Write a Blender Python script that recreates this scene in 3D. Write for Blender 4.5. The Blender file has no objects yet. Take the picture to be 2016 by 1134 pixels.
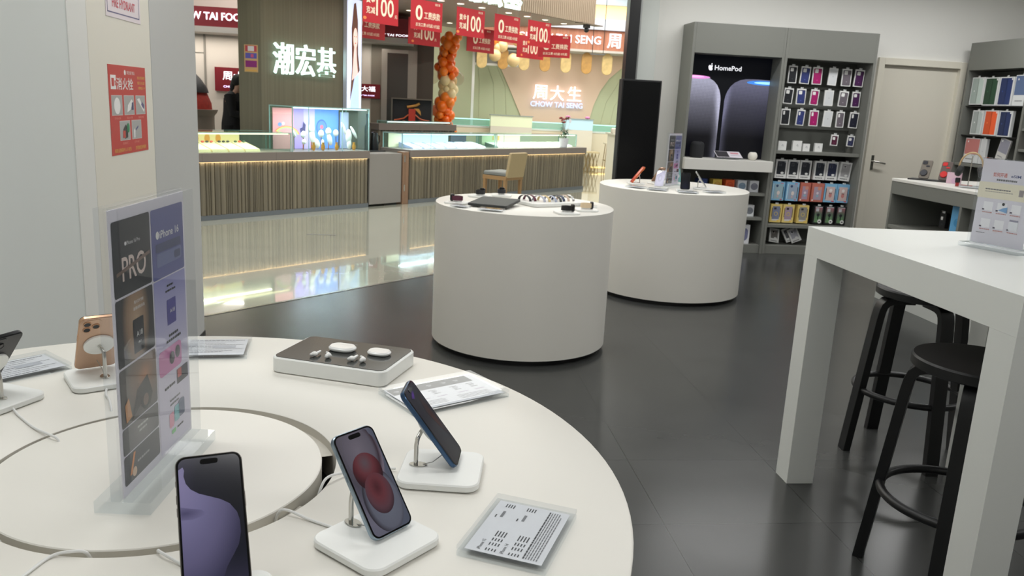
import bpy, bmesh, math, random
from mathutils import Matrix, Vector
random.seed(7)
SC = bpy.context.scene
COL = SC.collection
R = math.radians
PI = math.pi

# ------------------------------------------------------------------ camera
cam_d = bpy.data.cameras.new('camera')
cam = bpy.data.objects.new('camera', cam_d)
COL.objects.link(cam)
SC.camera = cam
cam_d.sensor_width = 36.0
cam_d.lens = 1600.0 / 2016.0 * 36.0
cam_d.clip_start = 0.02
cam_d.clip_end = 120
PITCH, ROLL, YAW = 0.22193159, -0.05227186, 0.12046436
cp, sp, cy_, sy_ = math.cos(PITCH), math.sin(PITCH), math.cos(YAW), math.sin(YAW)
fwd = Vector((sy_ * cp, cy_ * cp, -sp))
r0 = Vector((cy_, -sy_, 0))
d0 = fwd.cross(r0)
rgt = math.cos(ROLL) * r0 + math.sin(ROLL) * d0
dwn = -math.sin(ROLL) * r0 + math.cos(ROLL) * d0
cm = Matrix.Identity(4)
for i in range(3):
    cm[i][0] = rgt[i]; cm[i][1] = -dwn[i]; cm[i][2] = -fwd[i]
cm[2][3] = 1.43
cam.matrix_world = cm
cam_d.dof.use_dof = True
cam_d.dof.focus_distance = 1.5
cam_d.dof.aperture_fstop = 15.0

# ------------------------------------------------------------------ world, exposure
w = bpy.data.worlds.new('world')
SC.world = w
w.use_nodes = True
w.node_tree.nodes['Background'].inputs[0].default_value = (0.80, 0.86, 0.95, 1)
w.node_tree.nodes['Background'].inputs[1].default_value = 0.5
SC.view_settings.view_transform = 'Standard'
SC.view_settings.look = 'None'
SC.view_settings.gamma = 1.0
SC.view_settings.use_curve_mapping = False
SC.view_settings.exposure = 0.0

# ------------------------------------------------------------------ lamps
def area(name, loc, sx, sy, power, col=(1, 1, 1), rot=(0, 0, 0)):
    l = bpy.data.lights.new(name, 'AREA')
    l.shape = 'RECTANGLE'; l.size = sx; l.size_y = sy; l.energy = power; l.color = col
    o = bpy.data.objects.new(name, l); o.location = loc; o.rotation_euler = rot
    COL.objects.link(o)
    return o

STORE = (1.0, 1.0, 0.99)
for x, y, p in ((-0.75, 1.5, 21), (-0.55, 3.7, 15), (0.7, -0.4, 12), (1.1, 2.9, 11), (2.0, 0.0, 16), (1.2, 5.6, 17), (3.0, 3.2, 22), (3.2, 4.9, 18), (3.2, 7.35, 26), (5.0, 3.0, 20), (5.2, 7.2, 28)):  # the two nearest the back wall are added to brighten it
    area('store_ceiling_and_fill_lamp', (x, y, 2.96), 1.5, 0.24, p, STORE)
MALLC = (1.0, 0.975, 0.92)
for x, y in ((-3.5, 7.2), (-1.2, 8.6), (1.0, 10.2), (-5, 11), (3.4, 12.8), (-2.2, 13.6), (1.2, 17.0), (4.0, 17.0), (6.5, 16.0), (3.0, 14.4), (0.9, 14.9)):  # the last one is a fill added to brighten the balloon column
    area('mall_ceiling_and_fill_lamp', (x, y, 4.1 if y > 12 or True else 3), 2.6, 2.6, 95, MALLC, (0, 0, R(45)))

# ------------------------------------------------------------------ material helpers
def lin(c):
    c = c / 255.0
    return c / 12.92 if c <= 0.04045 else ((c + 0.055) / 1.055) ** 2.4
def rgb(t):
    return (lin(t[0]), lin(t[1]), lin(t[2]), 1.0)
MATS = {}
def pm(c, rough=0.5, metal=0.0, emit=0.0, spec=0.5, noise=0.0, nscale=12.0, bump=0.0, coat=0.0, stretch=None):
    """principled material keyed by its look; noise varies the colour procedurally"""
    key = (tuple(c), rough, metal, emit, spec, noise, nscale, bump, coat, stretch)
    if key in MATS:
        return MATS[key]
    m = bpy.data.materials.new('surface')
    m.use_nodes = True
    nt = m.node_tree; b = nt.nodes['Principled BSDF']
    b.inputs['Base Color'].default_value = rgb(c)
    b.inputs['Roughness'].default_value = rough
    b.inputs['Metallic'].default_value = metal
    b.inputs['Specular IOR Level'].default_value = spec
    b.inputs['Coat Weight'].default_value = coat
    b.inputs['Coat Roughness'].default_value = 0.05
    if emit:
        b.inputs['Emission Color'].default_value = rgb(c)
        b.inputs['Emission Strength'].default_value = emit
    if noise or bump:
        tc = nt.nodes.new('ShaderNodeTexCoord'); nz = nt.nodes.new('ShaderNodeTexNoise')
        nz.inputs['Scale'].default_value = nscale; nz.inputs['Detail'].default_value = 4
        src = tc.outputs['Object']
        if stretch:
            mp = nt.nodes.new('ShaderNodeMapping'); mp.inputs['Scale'].default_value = stretch
            nt.links.new(src, mp.inputs[0]); src = mp.outputs[0]
        nt.links.new(src, nz.inputs['Vector'])
        if noise:
            mx = nt.nodes.new('ShaderNodeMix'); mx.data_type = 'RGBA'
            c0 = rgb(c)
            mx.inputs[6].default_value = tuple(max(0, v * (1 - noise)) for v in c0[:3]) + (1,)
            mx.inputs[7].default_value = tuple(min(1, v * (1 + noise)) for v in c0[:3]) + (1,)
            nt.links.new(nz.outputs['Fac'], mx.inputs[0]); nt.links.new(mx.outputs[2], b.inputs['Base Color'])
        if bump:
            bp = nt.nodes.new('ShaderNodeBump'); bp.inputs['Strength'].default_value = bump; bp.inputs['Distance'].default_value = 0.002
            nt.links.new(nz.outputs['Fac'], bp.inputs['Height']); nt.links.new(bp.outputs[0], b.inputs['Normal'])
    MATS[key] = m
    return m
def em(c, s=1.0):
    return pm(c, 0.5, 0, s, 0.2)
def glass(tint=(235, 245, 242), gloss=1.0, ior=1.45, body=0.06, bodyc=(200, 215, 215)):
    """clear sheet: transparent, a Fresnel mirror share and a faint milky body"""
    key = ('glass', tint, gloss, ior, body, bodyc)
    if key in MATS:
        return MATS[key]
    m = bpy.data.materials.new('clear_sheet'); m.use_nodes = True
    nt = m.node_tree; nt.nodes.clear()
    out = nt.nodes.new('ShaderNodeOutputMaterial'); tr = nt.nodes.new('ShaderNodeBsdfTransparent')
    gl = nt.nodes.new('ShaderNodeBsdfGlossy'); fr = nt.nodes.new('ShaderNodeFresnel'); mx = nt.nodes.new('ShaderNodeMixShader')
    df = nt.nodes.new('ShaderNodeBsdfDiffuse'); m2 = nt.nodes.new('ShaderNodeMixShader')
    tr.inputs[0].default_value = rgb(tint); gl.inputs[0].default_value = (gloss, gloss, gloss, 1); gl.inputs['Roughness'].default_value = 0.02
    fr.inputs[0].default_value = ior; df.inputs[0].default_value = rgb(bodyc); m2.inputs[0].default_value = body
    nt.links.new(tr.outputs[0], m2.inputs[1]); nt.links.new(df.outputs[0], m2.inputs[2])
    ge = nt.nodes.new('ShaderNodeNewGeometry'); sb = nt.nodes.new('ShaderNodeMath'); sb.operation = 'SUBTRACT'; sb.inputs[0].default_value = 1.0
    ml = nt.nodes.new('ShaderNodeMath'); ml.operation = 'MULTIPLY'
    nt.links.new(ge.outputs['Backfacing'], sb.inputs[1]); nt.links.new(fr.outputs[0], ml.inputs[0]); nt.links.new(sb.outputs[0], ml.inputs[1])
    nt.links.new(ml.outputs[0], mx.inputs[0]); nt.links.new(m2.outputs[0], mx.inputs[1]); nt.links.new(gl.outputs[0], mx.inputs[2])
    nt.links.new(mx.outputs[0], out.inputs[0])
    MATS[key] = m
    return m
def radial(cx, cy, rx, ry, stops, emit=1.0, rough=0.12, rot=0.0, up=False):
    """colour that runs outward from (cx, cy) in the part's own plane - the printing or the picture of a screen"""
    m = bpy.data.materials.new('radial_picture'); m.use_nodes = True
    nt = m.node_tree; b = nt.nodes['Principled BSDF']
    tc = nt.nodes.new('ShaderNodeTexCoord'); mp = nt.nodes.new('ShaderNodeMapping')
    mp.vector_type = 'TEXTURE'
    mp.inputs['Location'].default_value = (cx, 0, cy) if up else (cx, cy, 0); mp.inputs['Scale'].default_value = (rx, 1000.0, ry) if up else (rx, ry, 1000.0)
    mp.inputs['Rotation'].default_value = (0, 0, rot)
    ln = nt.nodes.new('ShaderNodeVectorMath'); ln.operation = 'LENGTH'
    rp = nt.nodes.new('ShaderNodeValToRGB')
    e = rp.color_ramp.elements
    e[0].position = stops[0][0]; e[0].color = rgb(stops[0][1])
    e[1].position = stops[-1][0]; e[1].color = rgb(stops[-1][1])
    for p, c in stops[1:-1]:
        n = e.new(p); n.color = rgb(c)
    nt.links.new(tc.outputs['Object'], mp.inputs[0]); nt.links.new(mp.outputs[0], ln.inputs[0])
    nt.links.new(ln.outputs['Value'], rp.inputs[0])
    if emit > 0:
        b.inputs['Base Color'].default_value = (0.004, 0.004, 0.004, 1)
        nt.links.new(rp.outputs[0], b.inputs['Emission Color']); b.inputs['Emission Strength'].default_value = emit
    else:
        nt.links.new(rp.outputs[0], b.inputs['Base Color'])
    b.inputs['Roughness'].default_value = rough
    return m
def veneer(c1, c2, scale=(60, 60, 0.6), rough=0.45):
    m = bpy.data.materials.new('wood_veneer'); m.use_nodes = True
    nt = m.node_tree; b = nt.nodes['Principled BSDF']
    tc = nt.nodes.new('ShaderNodeTexCoord'); mp = nt.nodes.new('ShaderNodeMapping'); mp.inputs['Scale'].default_value = scale
    nz = nt.nodes.new('ShaderNodeTexNoise'); nz.inputs['Scale'].default_value = 1.0; nz.inputs['Detail'].default_value = 5
    rp = nt.nodes.new('ShaderNodeValToRGB'); rp.color_ramp.elements[0].color = rgb(c1); rp.color_ramp.elements[1].color = rgb(c2)
    rp.color_ramp.elements[0].position = 0.3; rp.color_ramp.elements[1].position = 0.7
    nt.links.new(tc.outputs['Object'], mp.inputs[0]); nt.links.new(mp.outputs[0], nz.inputs['Vector'])
    nt.links.new(nz.outputs['Fac'], rp.inputs[0]); nt.links.new(rp.outputs[0], b.inputs['Base Color'])
    b.inputs['Roughness'].default_value = rough
    return m
def tiles(c, cj, sx, sy, ox, oy, rough, jw=0.003, var=0.05, coat=0.0, spec=0.5):
    """floor tiles sx by sy with thin joints"""
    m = bpy.data.materials.new('floor_tiles'); m.use_nodes = True
    nt = m.node_tree; b = nt.nodes['Principled BSDF']
    tc = nt.nodes.new('ShaderNodeTexCoord'); mp = nt.nodes.new('ShaderNodeMapping')
    mp.inputs['Location'].default_value = (ox, oy, 0)
    br = nt.nodes.new('ShaderNodeTexBrick'); br.offset = 0.0; br.squash = 1.0
    br.inputs['Scale'].default_value = 1.0; br.inputs['Brick Width'].default_value = sx; br.inputs['Row Height'].default_value = sy
    br.inputs['Mortar Size'].default_value = jw; br.inputs['Mortar Smooth'].default_value = 0.3
    c0 = rgb(c)
    br.inputs['Color1'].default_value = tuple(v * (1 - var) for v in c0[:3]) + (1,)
    br.inputs['Color2'].default_value = tuple(v * (1 + var) for v in c0[:3]) + (1,)
    br.inputs['Mortar'].default_value = rgb(cj)
    nt.links.new(tc.outputs['Object'], mp.inputs[0]); nt.links.new(mp.outputs[0], br.inputs['Vector'])
    nz = nt.nodes.new('ShaderNodeTexNoise'); nz.inputs['Scale'].default_value = 3.0; nz.inputs['Detail'].default_value = 6
    nt.links.new(tc.outputs['Object'], nz.inputs['Vector'])
    mx = nt.nodes.new('ShaderNodeMix'); mx.data_type = 'RGBA'; mx.blend_type = 'MULTIPLY'; mx.inputs[0].default_value = 0.25
    nt.links.new(br.outputs['Color'], mx.inputs[6]); nt.links.new(nz.outputs['Fac'], mx.inputs[7])
    nt.links.new(mx.outputs[2], b.inputs['Base Color'])
    mr = nt.nodes.new('ShaderNodeMapRange'); mr.inputs['To Min'].default_value = rough * 0.85; mr.inputs['To Max'].default_value = rough * 1.15
    nt.links.new(nz.outputs['Fac'], mr.inputs[0]); nt.links.new(mr.outputs[0], b.inputs['Roughness'])
    b.inputs['Coat Weight'].default_value = coat; b.inputs['Coat Roughness'].default_value = 0.03
    b.inputs['Specular IOR Level'].default_value = spec
    return m

# ------------------------------------------------------------------ mesh helpers
_TXT = {}
def textdata(s, off, ext, res=3):
    k = (s, off, ext, res)
    if k not in _TXT:
        c = bpy.data.curves.new('lettering', 'FONT'); c.body = s; c.offset = off; c.extrude = ext; c.resolution_u = res
        o = bpy.data.objects.new('lettering', c); COL.objects.link(o)
        me = bpy.data.meshes.new_from_object(o)
        vs = [tuple(v.co) for v in me.vertices]; fs = [tuple(p.vertices) for p in me.polygons]
        bpy.data.objects.remove(o); bpy.data.curves.remove(c); bpy.data.meshes.remove(me)
        x0 = min(v[0] for v in vs); x1 = max(v[0] for v in vs); y0 = min(v[1] for v in vs); y1 = max(v[1] for v in vs)
        _TXT[k] = (vs, fs, x0, x1, y0, y1)
    return _TXT[k]

class MB:
    """collects shapes and builds them as one mesh object"""
    def __init__(self, T=None):
        self.v = []; self.f = []; self.mi = []; self.mats = []; self.T = T or Matrix.Identity(4)
    def m(self, mat):
        if mat not in self.mats:
            self.mats.append(mat)
        return self.mats.index(mat)
    def add(self, vs, fs, mat, T=None):
        M = self.T @ T if T is not None else self.T
        n = len(self.v)
        self.v += [tuple(M @ Vector(v)) for v in vs]
        self.f += [tuple(n + i for i in f) for f in fs]
        self.mi += [self.m(mat)] * len(fs)
        return self
    def box(self, x0, x1, y0, y1, z0, z1, mat, T=None):
        vs = [(x0, y0, z0), (x1, y0, z0), (x1, y1, z0), (x0, y1, z0), (x0, y0, z1), (x1, y0, z1), (x1, y1, z1), (x0, y1, z1)]
        fs = [(3, 2, 1, 0), (4, 5, 6, 7), (0, 1, 5, 4), (1, 2, 6, 5), (2, 3, 7, 6), (3, 0, 4, 7)]
        return self.add(vs, fs, mat, T)
    def quad(self, cx, cy, w_, h_, z, mat, T=None):
        return self.add([(cx - w_ / 2, cy - h_ / 2, z), (cx + w_ / 2, cy - h_ / 2, z), (cx + w_ / 2, cy + h_ / 2, z), (cx - w_ / 2, cy + h_ / 2, z)], [(0, 1, 2, 3)], mat, T)
    def prism(self, pts, z0, z1, mat, T=None, bev=0.0):
        """outline (counter clockwise) extruded; bev > 0 chamfers both rims"""
        n = len(pts)
        if bev > 0:
            ins = inset(pts, bev)
            rings = [(ins, z0), (pts, z0 + bev), (pts, z1 - bev), (ins, z1)]
        else:
            rings = [(pts, z0), (pts, z1)]
        vs = [(p[0], p[1], z) for r, z in rings for p in r]
        fs = []
        for k in range(len(rings) - 1):
            for i in range(n):
                j = (i + 1) % n
                fs.append((k * n + i, k * n + j, (k + 1) * n + j, (k + 1) * n + i))
        fs.append(tuple(reversed(range(n)))); fs.append(tuple(range((len(rings) - 1) * n, len(rings) * n)))
        return self.add(vs, fs, mat, T)
    def poly(self, pts, z, mat, T=None):
        return self.add([(p[0], p[1], z) for p in pts], [tuple(range(len(pts)))], mat, T)
    def lathe(self, prof, mat, seg=48, T=None, cap0=True, cap1=True):
        vs = []; fs = []
        for r, z in prof:
            for i in range(seg):
                a = 2 * PI * i / seg
                vs.append((r * math.cos(a), r * math.sin(a), z))
        for k in range(len(prof) - 1):
            for i in range(seg):
                j = (i + 1) % seg
                fs.append((k * seg + i, k * seg + j, (k + 1) * seg + j, (k + 1) * seg + i))
        if cap0: fs.append(tuple(reversed(range(seg))))
        if cap1: fs.append(tuple(range((len(prof) - 1) * seg, len(prof) * seg)))
        return self.add(vs, fs, mat, T)
    def tube(self, path, r, mat, seg=10, T=None, closed=False, flat=1.0):
        P_ = [Vector(p) for p in path]; n = len(P_)
        vs = []; fs = []
        nrm = None
        for i, p in enumerate(P_):
            if closed: t = (P_[(i + 1) % n] - P_[i - 1]).normalized()
            else: t = (P_[min(i + 1, n - 1)] - P_[max(i - 1, 0)]).normalized()
            if nrm is None:
                a = Vector((0, 0, 1)) if abs(t.z) < 0.9 else Vector((1, 0, 0))
                nrm = (a - a.dot(t) * t).normalized()
            else:
                nrm = (nrm - nrm.dot(t) * t).normalized()
            bi = t.cross(nrm)
            rr = r[i] if isinstance(r, (list, tuple)) else r
            for k in range(seg):
                a = 2 * PI * k / seg
                vs.append(tuple(p + rr * (math.cos(a) * nrm * flat + math.sin(a) * bi)))
        m = n if closed else n - 1
        for i in range(m):
            for k in range(seg):
                a, b = i * seg, ((i + 1) % n) * seg; l = (k + 1) % seg
                fs.append((a + k, a + l, b + l, b + k))
        if not closed:
            fs.append(tuple(reversed(range(seg)))); fs.append(tuple(range((n - 1) * seg, n * seg)))
        return self.add(vs, fs, mat, T)
    def ball(self, c, r, mat, seg=16, rings=10, T=None):
        rx, ry, rz = r if isinstance(r, (list, tuple)) else (r, r, r)
        vs = [(c[0], c[1], c[2] - rz)]; fs = []
        for k in range(1, rings):
            ph = -PI / 2 + PI * k / rings
            for i in range(seg):
                a = 2 * PI * i / seg
                vs.append((c[0] + rx * math.cos(ph) * math.cos(a), c[1] + ry * math.cos(ph) * math.sin(a), c[2] + rz * math.sin(ph)))
        vs.append((c[0], c[1], c[2] + rz)); top = len(vs) - 1
        for i in range(seg):
            j = (i + 1) % seg
            fs.append((0, 1 + j, 1 + i))
            for k in range(rings - 2):
                a = 1 + k * seg; b = a + seg
                fs.append((a + i, a + j, b + j, b + i))
            fs.append((1 + (rings - 2) * seg + i, 1 + (rings - 2) * seg + j, top))
        return self.add(vs, fs, mat, T)
    def text(self, s, cx, cy, size, z, mat, width=None, T=None, off=0.0, ext=0.0, left=False, res=3, rot=0.0):
        vs, fs, x0, x1, y0, y1 = textdata(s, off, ext / size if size else 0, res)
        sx = width / (x1 - x0) if width else size
        mx = x0 if left else (x0 + x1) / 2; my = (y0 + y1) / 2
        M = Matrix.Translation((cx, cy, z)) @ Matrix.Rotation(rot, 4, 'Z') @ Matrix.Diagonal((sx, size, size, 1)) @ Matrix.Translation((-mx, -my, 0))
        return self.add(vs, fs, mat, (T @ M) if T is not None else M)
    def build(self, name, parent=None, M=None, smooth=True, bev=0.0, angle=38):
        me = bpy.data.meshes.new(name)
        me.from_pydata(self.v, [], self.f)
        for mt in self.mats: me.materials.append(mt)
        me.polygons.foreach_set('material_index', self.mi)
        if smooth:
            me.polygons.foreach_set('use_smooth', [True] * len(me.polygons))
            me.set_sharp_from_angle(angle=R(angle))
        me.update()
        o = bpy.data.objects.new(name, me); COL.objects.link(o)
        if parent is not None: o.parent = parent
        if M is not None: o.matrix_local = M
        if bev:
            b = o.modifiers.new('edge_softening', 'BEVEL'); b.width = bev; b.segments = 2; b.limit_method = 'ANGLE'; b.angle_limit = R(50); b.harden_normals = True
        return o

def inset(pts, d):
    out = []; n = len(pts)
    for i in range(n):
        p0, p1, p2 = Vector(pts[i - 1]), Vector(pts[i]), Vector(pts[(i + 1) % n])
        a = (p1 - p0).normalized(); b = (p2 - p1).normalized()
        na = Vector((-a.y, a.x)); nb = Vector((-b.y, b.x)); s = na + nb
        k = s.length_squared
        out.append(tuple(p1 + s * (2 * d / k if k > 1e-9 else 0)))
    return out
def rrect(w_, h_, r, seg=6, cx=0.0, cy=0.0):
    pts = []
    for sx, sy, a0 in ((1, -1, -90), (1, 1, 0), (-1, 1, 90), (-1, -1, 180)):
        for k in range(seg + 1):
            a = R(a0 + 90.0 * k / seg)
            pts.append((cx + sx * (w_ / 2 - r) + r * math.cos(a), cy + sy * (h_ / 2 - r) + r * math.sin(a)))
    return pts
def ring_pts(r, n=48, cx=0, cy=0, ry=None):
    return [(cx + r * math.cos(2 * PI * i / n), cy + (ry or r) * math.sin(2 * PI * i / n)) for i in range(n)]
def frame(loc, az=0.0, face=None):
    return Matrix.Translation(loc) @ Matrix.Rotation(az, 4, 'Z')
UP = Matrix.Rotation(PI / 2, 4, 'X')        # drawing plane (x, y) set upright, its front facing -y

def tag(o, label, cat, group=None, kind=None):
    o['label'] = label; o['category'] = cat
    if group: o['group'] = group
    if kind: o['kind'] = kind
    return o
def thing(name, label, cat, loc=(0, 0, 0), rz=0.0, group=None, M=None):
    o = bpy.data.objects.new(name, None); COL.objects.link(o)
    if M is not None: o.matrix_world = M
    else:
        o.location = loc; o.rotation_euler = (0, 0, rz)
    o.empty_display_size = 0.05
    return tag(o, label, cat, group)
def struct(o):
    o['kind'] = 'structure'
    return o
def dup(src, M, label, group=None):
    """a copy of a thing with copies of its parts and their sub-parts"""
    def cp_(o, par):
        c = o.copy(); COL.objects.link(c)
        if par is not None: c.parent = par
        for ch in kids.get(o.name, []): cp_(ch, c)
        return c
    kids = {}
    for x in bpy.data.objects:
        if x.parent: kids.setdefault(x.parent.name, []).append(x)
    r = cp_(src, None)
    r.matrix_world = M
    r['label'] = label
    if group: r['group'] = group
    return r
Q2 = 0.70710678
def ML(u, w_, z=0.0):
    """the concourse runs at 45 degrees to the shop: u along the counters, w away from the shop"""
    return Vector((-0.645 + Q2 * u - Q2 * w_, 10.918 + Q2 * u + Q2 * w_, z))
def MM(u, w_, z=0.0, rot=0.0):
    return Matrix.Translation(ML(u, w_, z)) @ Matrix.Rotation(R(45) + rot, 4, 'Z')

# ------------------------------------------------------------------ shared looks
WHITE = pm((226, 224, 218), 0.38, noise=0.01)
TABLE = pm((228, 225, 217), 0.42, noise=0.012, nscale=5)
WALLP = pm((232, 231, 226), 0.6, noise=0.012, nscale=3, bump=0.05)
GREY = pm((122, 123, 117), 0.5, noise=0.02, nscale=4)
GREYD = pm((98, 100, 95), 0.55, noise=0.02, nscale=4)
STANDW = pm((236, 237, 234), 0.35, noise=0.005)
STEEL = pm((200, 198, 192), 0.18, 1.0)
BLACK = pm((14, 15, 17), 0.35)
BLACKM = pm((17, 18, 20), 0.5, noise=0.1, nscale=60)
ACR = glass((249, 250, 251), 0.8, 1.38, 0.03, (222, 226, 232))
ACRE = glass((247, 249, 250), 1.0, 1.48, 0.035, (222, 226, 232))
ACRP = glass((249, 250, 251), 0.7, 1.22, 0.03, (222, 226, 232))
GLS = glass((238, 248, 245), 1.0, 1.3, 0.02, (190, 215, 210))
GLEDGE = pm((150, 184, 182), 0.25, noise=0.05)

# ================================================================== SETTING
# shop floor (cut along the diagonal shop front) and concourse floor
DARKT = tiles((66, 67, 66), (42, 43, 43), 0.6, 0.535, -0.90, -0.416, 0.24, 0.0024, 0.05, spec=0.35)
struct(MB().prism([(-1.45, -1.6), (7.05, -1.6), (7.05, 8.70), (2.106, 8.70), (-1.35, 5.244), (-1.45, 5.14)], -0.05, 0.0, DARKT).build('floor'))
CREAM = tiles((192, 193, 178), (184, 185, 170), 1.2, 1.2, 0.3, 0.2, 0.10, 0.002, 0.004, coat=1.0, spec=1.0)
struct(MB().prism([(-1.45, 5.14), (-1.35, 5.244), (2.106, 8.70), (7.05, 8.70), (14, 12), (14, 21.0), (-9.5, 21.0), (-9.5, 5.14)], -0.05, -0.001, CREAM).build('floor_concourse'))
struct(MB().prism([(0, -0.012), (4.9, -0.012), (4.9, 0.012), (0, 0.012)], 0, 0.003, pm((170, 168, 160), 0.25, 0.9),
                  T=Matrix.Translation((-1.35, 5.244, 0)) @ Matrix.Rotation(R(45), 4, 'Z')).build('trim_threshold'))
# walls of the shop
struct(MB().box(2.255, 4.885, 8.62, 8.78, 0, 3.0, WALLP).box(5.905, 7.05, 8.62, 8.78, 0, 3.0, WALLP).box(4.885, 5.905, 8.62, 8.78, 2.125, 3.0, WALLP).build('wall_back'))
struct(MB().box(6.90, 7.05, -1.6, 8.62, 0, 3.0, WALLP).build('wall_right'))
bb = MB().box(2.26, 2.68, 8.605, 8.62, 0, 0.09, GREY)
struct(bb.build('baseboard_back'))
# glazing rail at the end of the back wall: black post, then a pale return
struct(MB().box(2.10, 2.215, 8.56, 8.70, 0, 3.0, BLACK).box(2.215, 2.232, 8.57, 8.70, 0, 3.0, pm((150, 152, 150), 0.3, 0.6)).build('trim_shopfront_post', bev=0.002))
struct(MB().box(2.232, 2.42, 8.595, 8.63, 0, 3.0, pm((216, 220, 216), 0.5)).build('trim_return_panel'))
COOL = pm((216, 220, 217), 0.6, noise=0.01, nscale=2)
WARM = pm((228, 224, 212), 0.5, noise=0.008, nscale=3)
struct(MB().box(-1.45, -1.25, -1.6, 3.16, 0, 3.0, COOL).build('wall_left'))
struct(MB().box(-1.45, -1.247, 3.16, 3.335, 0, 3.0, pm((226, 226, 222), 0.5)).build('trim_left_jamb'))
wl = MB().box(-1.45, -1.255, 3.335, 3.345, 0, 3.0, pm((70, 70, 68), 0.7)).box(-1.45, -1.25, 3.345, 4.075, 0, 3.0, WARM).box(-1.45, -1.253, 4.075, 4.081, 0, 3.0, pm((150, 150, 144), 0.7))
struct(wl.build('wall_hydrant_cabinet'))
struct(MB().box(-1.45, -1.25, 4.081, 4.855, 0, 3.0, pm((190, 191, 190), 0.55, noise=0.01)).build('wall_left_pier'))
struct(MB().box(-1.2495, -1.245, 3.345, 4.856, 0, 0.02, BLACKM).build('baseboard_left'))
struct(MB().prism([(-1.5, -1.6), (7.05, -1.6), (7.05, 8.8), (2.2, 8.8), (-1.45, 5.15)], 3.0, 3.1, pm((214, 214, 210), 0.7)).build('ceiling'))
struct(MB().box(-1.5, 7.05, -1.75, -1.6, 0, 3.1, WALLP).build('wall_rear'))
# concourse shell
MW = pm((222, 220, 212), 0.6, noise=0.01)
struct(MB().box(-9.6, 14, 20.9, 21.1, 0, 4.6, MW).build('wall_far'))
struct(MB().box(-9.7, -9.5, 5, 21, 0, 4.6, MW).box(13.9, 14.1, 8.7, 21, 0, 4.6, MW).build('wall_concourse_ends'))
struct(MB().prism([(-1.5, 5.2), (2.2, 8.9), (7.05, 8.9), (14, 12), (14, 21.1), (-9.6, 21.1), (-9.6, 5.2)], 4.3, 4.5, pm((205, 216, 222), 0.6)).build('ceiling_concourse'))

# back door with frame
CRM = pm((222, 217, 203), 0.45, noise=0.006)
FRM = pm((226, 221, 206), 0.45)
d = MB()
d.box(4.955, 5.835, 8.635, 8.665, 0.005, 2.052, CRM)
door = struct(d.build('door_1', bev=0.001))
fr = MB().box(4.885, 4.955, 8.58, 8.70, 0, 2.125, FRM).box(5.835, 5.905, 8.58, 8.70, 0, 2.125, FRM).box(4.955, 5.835, 8.58, 8.70, 2.055, 2.125, FRM)
fr.box(4.955, 4.962, 8.60, 8.634, 0, 2.055, pm((190, 186, 174), 0.5)).box(4.955, 5.835, 8.60, 8.634, 2.045, 2.055, pm((190, 186, 174), 0.5))
struct(fr.build('trim_door_frame', bev=0.002))
h = MB()
h.box(4.972, 5.012, 8.622, 8.635, 0.925, 1.085, STEEL)
h.tube([(4.992, 8.63, 1.02), (4.992, 8.58, 1.02), (5.01, 8.57, 1.018), (5.12, 8.57, 1.0)], 0.010, STEEL)
h.build('door_handle', parent=door, bev=0.001)

# ================================================================== LEFT WALL SIGNS
RED = (196, 52, 48)
def wall_frame(y, z):        # drawing plane on the x = -1.25 wall, front facing +x, x runs towards +y
    return Matrix.Translation((-1.2495, y, z)) @ Matrix.Rotation(PI / 2, 4, 'Z') @ UP
s = MB()
W_, H_ = 0.455, 0.366
s.box(-W_ / 2, W_ / 2, -H_ / 2, H_ / 2, 0, 0.001, pm(RED, 0.45, noise=0.03, nscale=8))
Wt = pm((238, 236, 234), 0.5); YEL = pm((232, 196, 90), 0.5); GP = pm((172, 172, 170), 0.5)
s.text('消火栓', -0.04, 0.108, 0.052, 0.0016, Wt, width=0.20, off=0.012)
s.box(-0.205, -0.145, 0.085, 0.142, 0.001, 0.0015, Wt).box(-0.195, -0.168, 0.097, 0.130, 0.0015, 0.002, pm(RED, 0.45)).box(-0.160, -0.150, 0.1, 0.120, 0.0015, 0.002, pm(RED, 0.45))
s.poly(ring_pts(0.011, 16, -0.035, 0.155), 0.0014, Wt)
s.text('祥云城 物业', 0.035, 0.155, 0.017, 0.0014, Wt, width=0.10)
for k, t_ in enumerate(('发现火情请拨打', '报警 灭火 逃生', '火警电话 119')):
    s.text(t_, 0.165, 0.137 - 0.022 * k, 0.014, 0.0014, YEL, width=0.10 - 0.004 * k)
for cx, cy in ((-0.145, 0.02), (0.0, 0.02), (0.145, 0.02), (-0.065, -0.085), (0.08, -0.085)):
    s.box(cx - 0.062, cx + 0.062, cy - 0.041, cy + 0.041, 0.001, 0.0013, pm((214, 208, 204), 0.5)).box(cx - 0.059, cx + 0.059, cy - 0.039, cy + 0.039, 0.0013, 0.0016, GP)
s.poly(ring_pts(0.036, 24, -0.145, 0.018, 0.034), 0.002, Wt)
s.poly([(-0.03, -0.01), (0.01, 0.0), (0.045, 0.035), (0.03, 0.045), (-0.02, 0.02)], 0.002, Wt)
s.poly([(0.025, 0.0), (0.05, 0.0), (0.05, 0.035), (0.03, 0.03)], 0.0024, pm((60, 64, 110), 0.5))
s.poly([(0.10, 0.045), (0.185, -0.012), (0.195, 0.0), (0.13, 0.05)], 0.002, Wt)
s.poly([(0.15, 0.02), (0.185, -0.0), (0.19, 0.02), (0.16, 0.035)], 0.0024, pm((90, 84, 130), 0.5))
s.poly([(-0.075, -0.12), (-0.035, -0.115), (-0.035, -0.07), (-0.06, -0.06), (-0.09, -0.08)], 0.002, pm((58, 56, 58), 0.5))
s.poly(ring_pts(0.016, 14, -0.03, -0.075, 0.02), 0.0026, pm((30, 130, 80), 0.5))
s.poly([(-0.095, -0.115), (-0.065, -0.115), (-0.065, -0.085), (-0.095, -0.085)], 0.0023, pm((196, 70, 60), 0.5))
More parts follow.
